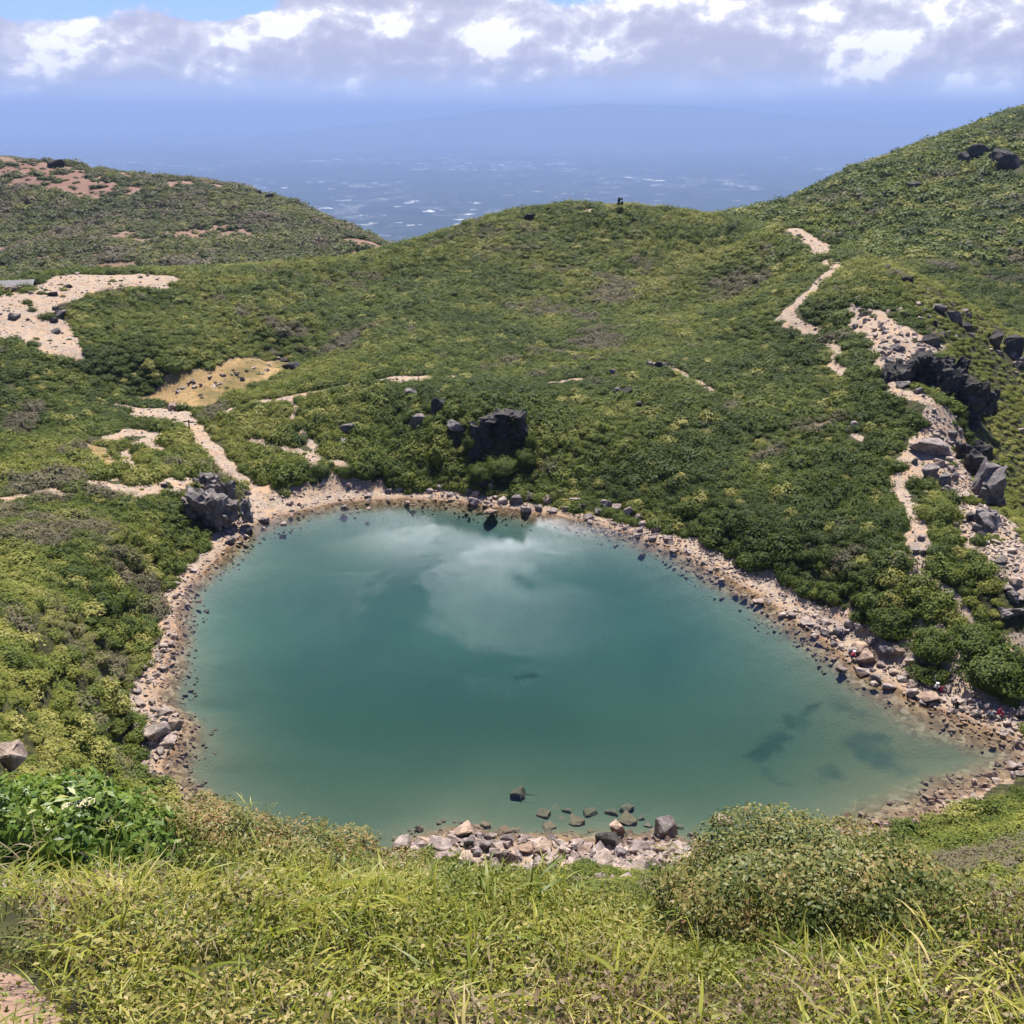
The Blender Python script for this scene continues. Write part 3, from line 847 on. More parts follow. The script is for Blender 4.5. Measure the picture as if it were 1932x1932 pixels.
# the air
HX, HY0, HY1, HZ0, HZ1 = 135000.0, -60.0, 135000.0, -1010.0, 560.0
bm = bmesh.new(); bmesh.ops.create_cube(bm, size=1.0)
for w in bm.verts:
    w.co = ((w.co.x) * 2 * HX, HY0 if w.co.y < 0 else HY1, HZ0 if w.co.z < 0 else HZ1)
me = bpy.data.meshes.new('haze'); bm.to_mesh(me); bm.free(); me.materials.append(M['haze'])
tag(obj('haze', me), 'blue summer haze over the lowland', 'haze', kind='stuff')

# ------------------------------------------------------------------ rocks
def hull_mesh(seed, n_=15, box=0.55, rough=0.035, sub=1, bevel=0.05, flat=(1, 1, 1)):
    """an angular boulder about 2 units across, sitting a little below z = 0"""
    r_ = random.Random(seed)
    bm = bmesh.new()
    for _ in range(n_):
        v = Vector((r_.gauss(0, 1), r_.gauss(0, 1), r_.gauss(0, 1))).normalized()
        c = Vector([math.copysign(abs(q) ** box, q) for q in v]) * r_.uniform(0.78, 1.0) * 0.86
        bm.verts.new((c.x * flat[0], c.y * flat[1], c.z * flat[2]))
    res = bmesh.ops.convex_hull(bm, input=bm.verts)
    bmesh.ops.delete(bm, geom=[g for g in res['geom_interior'] if isinstance(g, bmesh.types.BMVert)], context='VERTS')
    bmesh.ops.dissolve_limit(bm, angle_limit=R(9), verts=bm.verts, edges=bm.edges)
    if bevel: bmesh.ops.bevel(bm, geom=bm.edges[:], offset=bevel, segments=1, affect='EDGES', profile=0.5)
    bmesh.ops.triangulate(bm, faces=bm.faces)
    for _ in range(sub):
        bmesh.ops.subdivide_edges(bm, edges=bm.edges, cuts=1)
    o = Vector((seed * 3.1, seed * 1.7, 0))
    for v in bm.verts:
        d = mnoise.fractal(v.co * 1.7 + o, 1.0, 2.1, 4)
        c_ = mnoise.cell(v.co * 2.3 + o) - 0.5
        v.co += v.co.normalized() * (d * rough * 1.6 + c_ * rough)
    me = bpy.data.meshes.new('rock'); bm.to_mesh(me); bm.free()
    return me


ROCKS = [hull_mesh(100 + i, 12 + i % 5, 0.45 + 0.12 * (i % 4), 0.035, 2, 0.06) for i in range(14)]
PEBBLES = [hull_mesh(300 + i, 10, 0.6, 0.0, 0, 0.0) for i in range(7)]
_rock_cache = {}


def rock_me(i, mat):
    k = (i, mat)
    if k not in _rock_cache:
        me = ROCKS[i].copy(); me.materials.append(M[mat]); _rock_cache[k] = me
    return _rock_cache[k]


SIZES = []; COMMON = {}
KEEP = [(*P(x_, y_, 238)[:2], 3.4) for x_, y_ in [(-20, 560), (5, 560), (30, 556), (55, 552)]] + [(*P(1172, 383, 322)[:2], 2.4), (*P(1172, 383, 318)[:2], 2.0)]   # (x, y, radius): no shrubs here


def rock(px, py, w, h, label=None, mat='rock', group=None, tilt=0.25, under=None, name='boulder', idx=None, keep=1.0):
    """a boulder whose foot shows at (px, py), w x h in photograph units"""
    if under is None: p = hit(px, py, True)
    else: p = hit(px, py, False); under = p[2]
    k = project(p)[2]; s = k / (1932 * FOC)
    W = w * s; H = h * s
    dep = math.atan2(CAM_H - p[2], math.hypot(p[0], p[1]))
    rz_ = max(H * 0.62, W * 0.28) * (0.8 if under is not None else 1.0)
    rr_ = random.Random(int(px * 31 + py * 7))
    u = np.array([p[0], p[1]]) / math.hypot(p[0], p[1])
    ry = W * rr_.uniform(0.40, 0.55)
    x, y = p[:2] + u * ry * 0.75
    i = idx if idx is not None else rr_.randrange(len(ROCKS))
    o = obj(name, rock_me(i, mat))
    zg = float(zq(np.array([x]), np.array([y]))[0]) if under is None else under
    if under is None and sdq(np.array([x]), np.array([y]))[0] < 0: zg = max(zg, -0.35 * H)
    o.location = (x, y, zg + rz_ * 0.33 if under is None else min(float(zq(np.array([x]), np.array([y]))[0]) + rz_ * 0.3, -0.12 - rz_ * 0.95))
    o.scale = (W * 0.70, ry * 1.3, rz_ * 1.15)
    o.rotation_euler = (rr_.uniform(-tilt, tilt), rr_.uniform(-tilt, tilt), rr_.uniform(-0.5, 0.5))
    if keep: KEEP.append((x, y, W * 0.55 * keep)); KEEP.append((x - u[0] * W * 0.5, y - u[1] * W * 0.5, W * 0.5 * keep))
    tag(o, label or 'x', 'rock', group)
    SIZES.append((w * h * (0.6 if under is not None else 1.0) * (40 if group is None or label != COMMON.get(group) else 1), o))
    return o


def conv(ox, oy, sc): return lambda cx, cy, w, h: ((ox + cx / sc) * 0.4792, (oy + cy / sc) * 0.4792, w / sc * 0.4792, h / sc * 0.4792)


def zone_rocks(cv, data, group, common, mat='rock', **kw):
    COMMON[group] = common
    for d in data:
        cx, cy, w, h = d[:4]; m = mat; lab = common; extra = {}
        for e in d[4:]:
            if isinstance(e, str) and e in M: m = e
            elif isinstance(e, dict): extra.update(e)
            else: lab = e
        k = dict(kw); k.update(extra)
        rock(*cv(cx, cy, w, h), label=lab, mat=m, group=group, **k)


# pile on the near shore and the stones in front of it
cvA = conv(1500, 3150, 1.486)
zone_rocks(cvA, [
    (483, 235, 190, 90, 'broad pinkish block at the water edge topping the left end of the near pile', 'tan'),
    (720, 390, 150, 130, 'brown boulder with vertical bands in the middle of the near rock pile', 'stripe'),
    (740, 265, 90, 75, 'dark square block behind the banded boulder at the water edge', 'greyrock'),
    (1325, 290, 160, 100, 'dark grey cleft boulder, tallest of the near rock pile', 'darkrock'),
    (1490, 445, 150, 115, 'big tilted pink slab at the right end of the near rock pile', 'rock'),
    (250, 262, 80, 48, 'orange stained stone half in the water left of the near pile', 'tan'),
    (1385, 185, 90, 70, 'small pale stone with orange foot standing in water behind the dark boulder', 'tan'),
    (1680, 195, 130, 115, 'pale streaked boulder half sunk in the lake off the near pile', 'greyrock'),
    (345, 312, 150, 75), (520, 278, 110, 70, 'greyrock'), (355, 378, 110, 68), (430, 262, 80, 50), (610, 300, 80, 70, 'greyrock'), (600, 240, 50, 40, 'greyrock'),
    (512, 382, 80, 70), (850, 318, 100, 60, 'tan'), (945, 332, 110, 80, 'tan'), (1005, 402, 60, 60, 'greyrock'), (870, 447, 80, 55, 'greyrock'), (730, 487, 90, 50),
    (790, 483, 70, 45), (720, 522, 70, 42), (820, 517, 40, 50), (625, 488, 55, 52), (1075, 332, 80, 62), (1140, 300, 60, 50, 'greyrock'), (1190, 322, 90, 60, 'tan'),
    (1290, 362, 110, 75), (1400, 342, 70, 65, 'greyrock'), (1520, 332, 110, 80), (1500, 262, 50, 42, 'tan'), (1430, 484, 95, 66), (1285, 492, 80, 62), (1020, 482, 80, 42),
    (1130, 502, 40, 42), (1220, 482, 60, 35), (1215, 412, 45, 62, 'greyrock'), (1570, 492, 50, 40), (1560, 384, 95, 60), (1650, 322, 95, 55), (1620, 422, 60, 62, 'greyrock'),
    (1690, 392, 60, 60), (1745, 322, 70, 45), (1770, 362, 60, 50), (1835, 322, 60, 50, 'greyrock'), (120, 282, 110, 62), (190, 312, 70, 42), (1000, 242, 60, 35, 'greyrock'),
    (920, 380, 60, 45), (1090, 395, 50, 45), (660, 340, 60, 50, 'greyrock'), (800, 360, 70, 50), (1330, 410, 60, 45), (1160, 440, 45, 38), (440, 330, 60, 40), (560, 330, 50, 45, 'greyrock'),
    (1460, 370, 60, 45), (1510, 410, 50, 40), (970, 430, 50, 38), (930, 500, 55, 40), (1350, 470, 50, 36), (680, 445, 45, 36), (1080, 460, 40, 34), (1240, 350, 45, 40), (1710, 350, 45, 40), (300, 340, 60, 40),
], 'rocks of the near shore pile', 'angular pinkish grey rock within the near shore pile', keep=0.8)
rock(1362, 1556, 48, 38, 'smooth pinkish boulder alone in the lake, right of the near pile', 'tan', 'rocks of the near shore pile', idx=3)
# stones seen through the water in front of it
COMMON['stones under water off the near pile'] = 'brown stone lying under shallow water before the near rock pile'
COMMON['stones of the dry basin'] = 'small dark stone strewn on the floor of the dry basin'
for (cx, cy, w, h) in [(950, 108, 85, 62), (1150, 152, 100, 55), (1230, 100, 85, 62), (980, 175, 85, 40), (890, 238, 75, 52), (1350, 96, 90, 52), (1440, 82, 100, 62), (1450, 152, 115, 62),
                       (720, 200, 90, 50), (610, 165, 60, 50), (1600, 205, 80, 50), (1830, 222, 60, 40), (1110, 268, 110, 55), (1200, 245, 50, 60), (1520, 118, 55, 40), (1090, 80, 70, 40), (1060, 120, 60, 36), (560, 175, 60, 40),
                       (1660, 260, 70, 45), (1560, 160, 60, 36), (1750, 170, 50, 34), (800, 175, 50, 30), (480, 200, 60, 40), (1020, 60, 60, 30)]:
    q = cvA(cx, cy, w, h)
    rock(*q, label='brown stone lying under shallow water before the near rock pile', group='stones under water off the near pile', under=-0.55 - 0.9 * max(0, 190 - cy) / 190, mat='tan', keep=0, tilt=0.15)
rock(976, 1508, 40, 34, 'lone square boulder under water farthest out from the near pile', 'tan', 'stones under water off the near pile', under=-1.5, keep=0)

cvB = conv(450, 2350, 3.22)
zone_rocks(cvB, [
    (520, 1850, 330, 240, 'huge wedge boulder with dark front face on the left shore', 'rock', {'idx': 0}),
    (790, 1700, 230, 170, 'tan boulder with rusty foot jutting into the water on the left shore', 'tan'),
    (650, 1515, 200, 62, 'long flat pale slab above the tan boulder on the left shore'), (640, 1625, 100, 95, 'dark block wedged between the pale slab and the tan boulder', 'darkrock'),
    (340, 800, 140, 95, 'rounded grey boulder at the shrub edge of the left shore', 'greyrock'), (690, 1925, 220, 55, 'pale sheet of rock at the foot of the left shore boulders'),
    (280, 1705, 120, 110), (310, 1795, 110, 72), (700, 1865, 240, 110), (765, 1785, 130, 72), (640, 662, 150, 82), (430, 582, 72, 90), (530, 602, 105, 62), (690, 502, 92, 52),
    (780, 545, 115, 75), (862, 645, 52, 62), (720, 635, 105, 75), (740, 765, 85, 52), (725, 855, 85, 55), (450, 875, 135, 62), (390, 935, 95, 92), (310, 925, 85, 82, 'greyrock'), (540, 1015, 105, 82),
    (630, 945, 95, 82), (300, 1012, 125, 42), (440, 1095, 62, 82), (510, 1135, 75, 55), (300, 1235, 105, 75), (350, 1405, 125, 62), (480, 1375, 105, 75), (510, 1455, 115, 62), (640, 1405, 85, 42),
    (360, 1545, 135, 82), (480, 1605, 105, 75), (640, 1685, 95, 62), (220, 1855, 95, 42), (350, 1855, 65, 52), (460, 1885, 105, 72), (930, 100, 85, 55), (1085, 50, 70, 50), (970, 60, 60, 45), (790, 25, 110, 70),
    (260, 1160, 80, 50), (420, 1260, 80, 50), (230, 1300, 70, 50), (590, 830, 70, 50), (560, 760, 80, 55), (470, 720, 70, 50), (570, 930, 60, 50), (400, 1030, 70, 50),
], 'boulders along the left shore', 'pale angular boulder among the stones of the left shore', keep=0.7)
cvC = conv(600, 1800, 3.22)
zone_rocks(cvC, [
    (1190, 475, 170, 75, 'flat slanted boulder on the sand beside the path to the lake', 'greyrock'), (1415, 825, 145, 95, 'brown boulder at the waterline of the sandy bay', 'greyrock'),
    (1740, 748, 105, 62), (1660, 855, 90, 48, 'pale low stone alone in the water of the sandy bay'), (1855, 722, 52, 42), (1415, 915, 68, 38), (1745, 612, 112, 52, 'greyrock'),
    (990, 1100, 125, 85, 'grey boulder on the gravel spit below the lakeside bluff', 'greyrock'), (1050, 1040, 92, 42), (1190, 1012, 82, 32), (1180, 1072, 84, 36), (1160, 1118, 52, 32), (1095, 1092, 72, 26, 'tan'),
    (1020, 1152, 52, 36), (1100, 852, 62, 42), (1030, 932, 52, 42), (1160, 962, 46, 32), (600, 1268, 62, 52), (690, 1238, 42, 32), (1025, 1253, 42, 42), (160, 388, 105, 55, 'dark boulder on the sandy ledge above the bluff', 'darkrock'), (1255, 322, 62, 26),
    (1780, 690, 60, 36), (1540, 735, 50, 26), (1650, 590, 55, 30), (1500, 540, 70, 24),
], 'stones of the sandy bay', 'small pale stone on the sand and shallows of the bay', keep=0.7)
cvD = conv(1344, 900, 1.4375)
zone_rocks(cvD, [
    (798, 1482, 72, 68, 'dark pointed boulder standing against the shrubs of the far shore', 'darkrock'), (845, 1484, 36, 44, 'greyrock'), (845, 1610, 92, 42, 'white topped boulder in the water of the far shore', 'tan'),
    (750, 1563, 62, 52), (910, 1563, 62, 42), (990, 1563, 82, 62, 'greyrock'), (1048, 1608, 62, 42), (1120, 1602, 52, 42), (1168, 1563, 62, 52), (1070, 1543, 62, 52), (1245, 1518, 42, 46), (1200, 1614, 52, 32),
    (1320, 1563, 62, 42), (1360, 1592, 62, 42), (1400, 1652, 62, 42), (1500, 1582, 72, 52), (1560, 1602, 62, 42), (1625, 1628, 62, 52), (150, 1527, 62, 26), (150, 1547, 42, 22), (155, 1587, 32, 14), (265, 1542, 32, 20),
    (370, 1552, 42, 22), (405, 1562, 42, 22), (15, 1583, 42, 36, 'greyrock'), (270, 1502, 42, 32, 'greyrock'), (330, 1492, 42, 32), (430, 1442, 52, 32), (720, 1512, 62, 42, 'greyrock'), (760, 1522, 62, 52), (680, 1447, 42, 32), (875, 1533, 42, 26),
    (560, 1480, 50, 30), (500, 1500, 50, 30), (620, 1520, 44, 30), (440, 1490, 44, 30), (1270, 1600, 50, 34), (1450, 1620, 50, 36), (1700, 1690, 50, 36), (1780, 1720, 54, 40), (1850, 1775, 54, 40), (1680, 1650, 44, 34),
    (1760, 1770, 50, 30), (1880, 1830, 46, 30), (390, 1475, 36, 26), (840, 1540, 40, 28), (950, 1520, 44, 34),
], 'stones of the far shore', 'pale angular stone in the rubble of the far shore', keep=0.7)
cvE = conv(2688, 2100, 1.4375)
zone_rocks(cvE, [
    (425, 392, 62, 32), (1000, 692, 112, 75, 'large pale block behind the two people on the right shore', 'tan'), (1030, 745, 105, 82, 'broad pale boulder, largest at the waterline of the right shore', 'tan'),
    (1150, 712, 115, 75, 'slanted grey slab leaning on the stones of the right shore', 'greyrock'), (960, 692, 62, 62), (1165, 882, 84, 42), (1090, 838, 72, 56), (1080, 862, 52, 36),
    (1020, 795, 74, 42, 'brown boulder just under water off the right shore'), (900, 775, 62, 32), (1295, 928, 68, 52), (1395, 965, 125, 55, 'large flat wet stone at the waterline below the seated hikers', 'tan'), (1310, 882, 62, 42),
    (1190, 802, 62, 42), (1250, 822, 52, 32), (1285, 752, 62, 42), (885, 588, 95, 52, 'greyrock', 'grey boulder with a hiker in navy on it, right shore'), (820, 582, 82, 42), (745, 588, 52, 26), (800, 522, 72, 36), (690, 522, 62, 32), (940, 542, 72, 42),
    (1000, 562, 62, 42), (1220, 702, 72, 42), (1660, 1042, 62, 52), (1720, 1002, 52, 32), (1910, 1045, 75, 55, 'rounded mauve boulder beside the red jacket at the shore', 'greyrock'), (1550, 972, 62, 42), (1640, 962, 52, 32),
    (1860, 1333, 85, 52), (1915, 1312, 42, 42), (1905, 1377, 52, 32), (1465, 1472, 42, 32, 'tan'), (1655, 1412, 42, 36, 'tan'), (1660, 1528, 64, 46, 'orange block at the edge of the green slope, right tip of the lake', 'tan'), (1680, 1507, 42, 26, 'greyrock'),
    (1090, 1648, 62, 36, 'tan'), (965, 1642, 42, 32, 'greyrock'), (560, 470, 50, 30), (620, 480, 50, 30), (480, 400, 44, 28), (860, 640, 50, 30), (1120, 760, 60, 40), (1350, 840, 50, 36), (1420, 800, 40, 28), (1500, 890, 44, 30), (1580, 1010, 46, 30),
    (1770, 1060, 50, 34), (1830, 1090, 50, 34), (300, 330, 40, 28), (220, 270, 40, 28), (350, 350, 40, 26), (900, 660, 50, 34), (760, 550, 50, 30), (1060, 640, 60, 36),
], 'stones of the right shore', 'pale angular stone in the rubble of the right shore', keep=0.6)
cvF = conv(3400, 1700, 2.7595)
zone_rocks(cvF, [
    (960, 65, 115, 75, 'round grey boulder on the ridge beside its smaller twin', 'greyrock'), (1045, 25, 85, 62, 'smaller round grey boulder on the ridge right of its twin', 'greyrock'), (740, 125, 112, 52),
    (720, 270, 430, 95, 'long pale slab lying across the ridge trail'), (550, 355, 72, 92, 'upright grey stone beside the ridge trail', 'greyrock'), (700, 505, 195, 155, 'big angular grey boulder below the long ridge slab', 'greyrock'),
    (820, 375, 132, 82), (860, 610, 140, 195, 'tall pointed grey rock on the ridge', 'greyrock', {'idx': 4}), (930, 325, 105, 62), (950, 435, 105, 62), (990, 535, 72, 112, 'greyrock'), (850, 675, 92, 72), (930, 665, 122, 82), (1070, 735, 132, 92),
    (1000, 655, 62, 52), (1200, 735, 92, 52), (680, 675, 72, 32), (1140, 970, 92, 112, 'column shaped rock on the ridge scree', 'darkrock'), (1230, 1085, 105, 92, 'greyrock'), (1270, 1155, 112, 92, 'dark rounded boulder on the scree under the ridge slab', 'darkrock'),
    (1080, 985, 62, 42), (1010, 1035, 82, 52), (1480, 1445, 135, 65, 'greyrock'), (1610, 1325, 115, 65), (1640, 1695, 155, 95), (1600, 1765, 145, 65), (1680, 1865, 125, 65), (620, 1185, 92, 62), (560, 1325, 82, 62), (640, 1335, 62, 92), (640, 1005, 62, 62),
    (930, 1795, 92, 62), (960, 1855, 82, 52), (940, 1715, 62, 52), (500, 725, 62, 32), (510, 505, 62, 32), (540, 565, 52, 42), (1160, 880, 70, 50), (1000, 780, 70, 50), (900, 800, 60, 40), (1060, 880, 70, 44), (1180, 1010, 60, 44), (1330, 1230, 80, 50), (1420, 1290, 80, 50), (1520, 1390, 80, 50), (1560, 1250, 80, 50),
], 'rocks of the ridge', 'grey weathered rock among the rocks of the right ridge', keep=0.8)
cvG = conv(3200, 1150, 2.322)
zone_rocks(cvG, [
    (410, 85, 62, 52, 'darkrock'), (860, 245, 62, 62, 'darkrock'), (1110, 305, 72, 62, 'darkrock'), (1075, 490, 150, 110, 'dark blocky crag at the top of the ridge cliff', 'darkrock'), (700, 645, 82, 52), (390, 335, 72, 52), (800, 545, 92, 62), (740, 535, 82, 62), (650, 385, 62, 42),
    (970, 930, 95, 65, 'grey stone at the foot of the ridge cliff beside the trail', 'greyrock'), (1080, 835, 82, 52, 'pale ledge block in the shade of the ridge cliff'), (830, 875, 125, 52, 'pale fallen slab at the foot of the ridge cliff'),
    (1470, 1280, 105, 130, 'dark isolated pinnacle on the flank right of the ridge', 'darkrock'), (1660, 490, 125, 155, 'tall dark crag on the far side of the ridge flank', 'darkrock'), (1450, 415, 82, 42), (1750, 315, 42, 52), (1800, 425, 62, 52, 'greyrock'), (1820, 595, 72, 62),
    (1870, 685, 82, 62), (1910, 935, 62, 42), (700, 185, 82, 42), (790, 185, 62, 42), (372, 1250, 75, 75, 'pinkish pointed stone alone in the dark shrubs below the ridge', 'rock'), (560, 250, 60, 40), (480, 280, 60, 44), (620, 300, 56, 40), (700, 420, 60, 40), (560, 430, 50, 36), (760, 470, 60, 40), (520, 200, 60, 40),
    (860, 400, 60, 44), (930, 400, 56, 50), (980, 260, 60, 40), (1030, 190, 60, 44), (960, 120, 60, 30), (1060, 240, 50, 40), (1280, 130, 60, 40), (1380, 190, 70, 40), (1420, 240, 60, 60), (1180, 410, 70, 50), (1230, 390, 60, 44), (1300, 440, 60, 44), (1620, 530, 60, 50), (1700, 570, 60, 44), (1760, 620, 60, 44), (1820, 660, 70, 44), (1900, 1200, 60, 50), (1900, 1280, 60, 44), (1850, 740, 60, 44), (1790, 560, 50, 40),
], 'rocks of the scree and flank', 'grey broken rock on the scree above the ridge cliff or its flank', mat='greyrock', keep=0.9)
cvI = lambda *a: a
zone_rocks(cvI, [
    (1672, 508, 16, 10, 'dark rock on the crest, left end of the rocks along its far edge', 'darkrock'), (1690, 520, 18, 12, 'darkrock', 'dark rock on the crest just right of the first one'), (1712, 535, 22, 16, 'dark rock pair member where the crest bends', 'darkrock'),
    (1772, 590, 30, 20, 'large grey rock on the crest above the flank', 'greyrock'), (1800, 606, 26, 20, 'grey rock right of the large one on the crest', 'greyrock'), (1822, 622, 22, 16, 'darkrock', 'dark rock below the two grey rocks on the crest'),
    (1905, 668, 40, 44, 'tall dark rock at the right edge of the crest', 'darkrock'), (1925, 690, 26, 20, 'grey block right under the tall dark rock at the right edge', 'greyrock'),
    (1903, 320, 62, 44, 'large dark crag high on the right hill', 'darkrock'), (1842, 296, 44, 26, 'dark crag left of the largest one on the right hill', 'darkrock'), (1822, 310, 26, 26, 'darkrock', 'small dark crag below the two crags on the right hill'),
    (1725, 355, 34, 16, 'dark low outcrop halfway up the right hill', 'darkrock'), (1692, 352, 14, 10, 'darkrock', 'tiny dark rock just left of the low outcrop on the right hill'),
    (108, 316, 36, 14, 'dark rocks on the skyline of the left hill', 'darkrock'), (507, 374, 18, 12, 'dark boulder on the falling skyline of the left hill', 'darkrock'), (487, 366, 12, 8, 'smaller dark boulder just above its neighbour on the left skyline', 'darkrock'),
    (102, 559, 18, 9, 'dark rounded boulder among shrubs beside the sandy saddle', 'darkrock'), (117, 600, 24, 15, 'flat topped grey boulder, largest below the hut', 'greyrock'), (131, 543, 14, 7, 'darkrock', 'small dark boulder on the stony top of the saddle'),
    (103, 610, 16, 12, 'darkrock', 'dark boulder just below the flat topped grey boulder'), (105, 585, 14, 10, 'pale capped stone above the flat topped grey boulder', 'greyrock'), (30, 604, 28, 13, 'low grey ledge in the sandy slope under the hut', 'greyrock'),
    (106, 630, 18, 12, 'greyrock', 'grey boulder lowest on the sandy slope of the saddle'),
    (549, 697, 34, 12, 'dark flat boulder at the right end of the dry basin', 'darkrock'), (537, 683, 18, 7, 'darkrock', 'dark flat rock behind the boulder at the right end of the basin'), (328, 775, 26, 17, 'brown boulder on the gravel where the trails meet', 'tan'),
    (133, 692, 10, 6, 'greyrock', 'small grey rock at the lower tip of the saddle sand'), (345, 573, 11, 7, 'white stone alone in the shrubs right of the saddle'), (335, 553, 9, 5, 'dark stone alone in the shrubs right of the saddle', 'darkrock'),
    (780, 747, 30, 14, 'grey slab in the shrubs under the orange patch of the rim trail', 'greyrock'), (790, 808, 34, 28, 'slanted grey boulder in the shrubs left of the cave rock', 'greyrock'), (862, 822, 36, 18, 'small pale faced boulder just left of the cave rock', 'greyrock'),
    (658, 820, 30, 22, 'grey boulder in the shrubs above the sandy bay', 'greyrock'), (655, 840, 22, 12, 'low grey stone just under the grey boulder above the bay', 'greyrock'), (1163, 744, 22, 17, 'grey boulder left of a dark pair on the wooded slope', 'greyrock'), (1183, 744, 22, 15, 'dark boulder right of the grey one on the wooded slope', 'darkrock'),
    (1206, 766, 12, 12, 'small pale stone below the pair on the wooded slope'), (1240, 695, 24, 16, 'dark rock beside the rim trail', 'darkrock'), (1228, 690, 14, 10, 'greyrock', 'grey rock left of the dark one beside the rim trail'), (1256, 690, 16, 8, 'flat pale rock right of the dark one beside the rim trail', 'rock'), (1155, 705, 12, 10, 'greyrock', 'single grey stone in the shrubs left of the rim trail rocks'),
    (827, 782, 26, 40, 'dark rock cleft above and left of the cave rock', 'darkrock'), (10, 1446, 80, 48, 'large pinkish boulder at the left edge behind the glossy bush', 'rock'), (184, 1350, 24, 34, 'pale pointed stone standing in the shrubs of the left slope', 'tan'),
    (1000, 414, 26, 12, 'dark rock just below the summit skyline, left of the cairn', 'darkrock'), (905, 424, 20, 10, 'greyrock', 'grey rock on bare ground left below the summit'),
], 'x', 'x', keep=0.9)
for o in list(COL.objects):
    if o.get('group') == 'x': del o['group']
# little stones of the dry basin
for i in range(26):
    a = random.random(); b = random.random()
    px = 330 + 200 * a; py = 737 - 52 * a + (b - 0.4) * 26
    rock(px, py, random.uniform(6, 14), random.uniform(3, 6), 'small dark stone strewn on the floor of the dry basin', 'darkrock', 'stones of the dry basin', keep=0.3)
# foreground stones
rock(617, 1898, 40, 34, 'pale tan stone in the trampled grass at the bottom edge', 'tan', None, name='stone', keep=1)
rock(657, 1898, 30, 20, 'flat tan stone right of the taller one at the bottom edge', 'tan', None, name='stone', keep=1)
rock(8, 1675, 66, 30, 'flat pale rock at the left edge behind the grass', 'rock', None, name='stone', keep=1)


# the 300 that show largest stay single boulders; the smaller stones join the rubble
SIZES.sort(key=lambda q: -q[0])
_small = [o for q, o in SIZES[296:]]

# ------------------------------------------------------------------ outcrops and cliffs
def outcrop(name, label, blocks, mat='darkrock', seed=1):
    """blocks: (px, py of the foot centre, distance, width m, depth m, height m); welded into one jointed rock mass"""
    bm = bmesh.new(); r_ = random.Random(seed); base = None
    for (px, py, k, w, d, h) in blocks:
        p = P(px, py, k)
        if base is None: base = Vector(p)
        nx = max(1, round(w / 2.6)); nz = max(1, round(h / 4.0))
        for ix in range(nx):
            for iz in range(nz):
                t = bmesh.new()
                for _ in range(16):
                    v = Vector((r_.gauss(0, 1), r_.gauss(0, 1), r_.gauss(0, 1))).normalized()
                    v = Vector([math.copysign(abs(q) ** 0.42, q) for q in v]) * r_.uniform(0.8, 1.0)
                    t.verts.new(v)
                res = bmesh.ops.convex_hull(t, input=t.verts)
                bmesh.ops.delete(t, geom=[g for g in res['geom_interior'] if isinstance(g, bmesh.types.BMVert)], context='VERTS')
                bmesh.ops.triangulate(t, faces=t.faces)
                bmesh.ops.subdivide_edges(t, edges=t.edges, cuts=2); bmesh.ops.triangulate(t, faces=t.faces); bmesh.ops.subdivide_edges(t, edges=t.edges, cuts=1)
                sx = w / nx * 0.5 * r_.uniform(1.15, 1.5); sz = h / nz * 0.5 * r_.uniform(1.2, 1.5); sy = d * 0.5 * r_.uniform(0.85, 1.15)
                c = Vector((p[0] + (ix + 0.5) / nx * w - w / 2 + r_.uniform(-.2, .2), p[1] + d * 0.5 + r_.uniform(-0.22, 0.22) * d * 0.5, p[2] + (iz + 0.5) / nz * h))
                rot = Matrix.Rotation(r_.uniform(-.18, .18), 3, 'Z') @ Matrix.Rotation(r_.uniform(-.12, .12), 3, 'X') @ Matrix.Rotation(r_.uniform(-.15, .15), 3, 'Y')
                o = Vector((r_.random() * 50, 0, 0))
                vm = {}
                for v in t.verts:
                    q = Vector((v.co.x * sx, v.co.y * sy, v.co.z * sz))
                    q += q.normalized() * (mnoise.fractal(v.co * 1.5 + o, 0.8, 2.1, 5) * 0.34 + (mnoise.cell(Vector((q.x * 1.1, q.y * 1.1, q.z * 0.55)) + o) - 0.5) * 0.42)
                    vm[v] = bm.verts.new(c + rot @ q - base)
                for f in t.faces: bm.faces.new([vm[v] for v in f.verts])
                t.free()
        KEEP.append((p[0], p[1] + d * 0.4, max(w, d) * 0.42)); KEEP.append((p[0] - w * 0.25, p[1] - 0.5, w * 0.22)); KEEP.append((p[0] + w * 0.25, p[1] - 0.5, w * 0.22))
    me = bpy.data.meshes.new(name); bm.to_mesh(me); bm.free(); me.materials.append(M[mat])
    return tag(obj(name, me, None, base), label, 'rock')


outcrop('rock_outcrop', 'dark overhanging rock with a black hollow above the far shore', [
    (904, 860, 167.2, 3.2, 4.0, 5.2), (928, 858, 169.4, 4.2, 4, 6.2), (956, 852, 169.2, 4.2, 4.0, 5.6), (984, 838, 167.0, 2.0, 4, 4.6), (893, 870, 166.0, 2.0, 3.0, 3.2), (920, 803, 166.6, 3.0, 5, 1.2), (950, 795, 167.4, 3.0, 5, 1.3), (975, 800, 166.4, 2.8, 5, 1.4)], seed=4)
outcrop('lakeside_bluff', 'black faced lakeside bluff with grey top left of the sandy bay', [
    (350, 990, 148.0, 2.2, 4.5, 3.4), (372, 1000, 147.0, 3.2, 5, 5.6), (398, 1004, 147.2, 3.0, 5, 5.4), (402, 955, 151.5, 2.8, 4.5, 3.6), (388, 926, 154.5, 4.2, 4.0, 2.0)], mat='greyrock', seed=7)
outcrop('lakeside_crag', 'low dark crag at the waterline between bluff and sandy bay', [(422, 998, 147.8, 2.0, 3.5, 2.6), (446, 990, 149, 4.0, 3.5, 3.2)], mat='greyrock', seed=9)
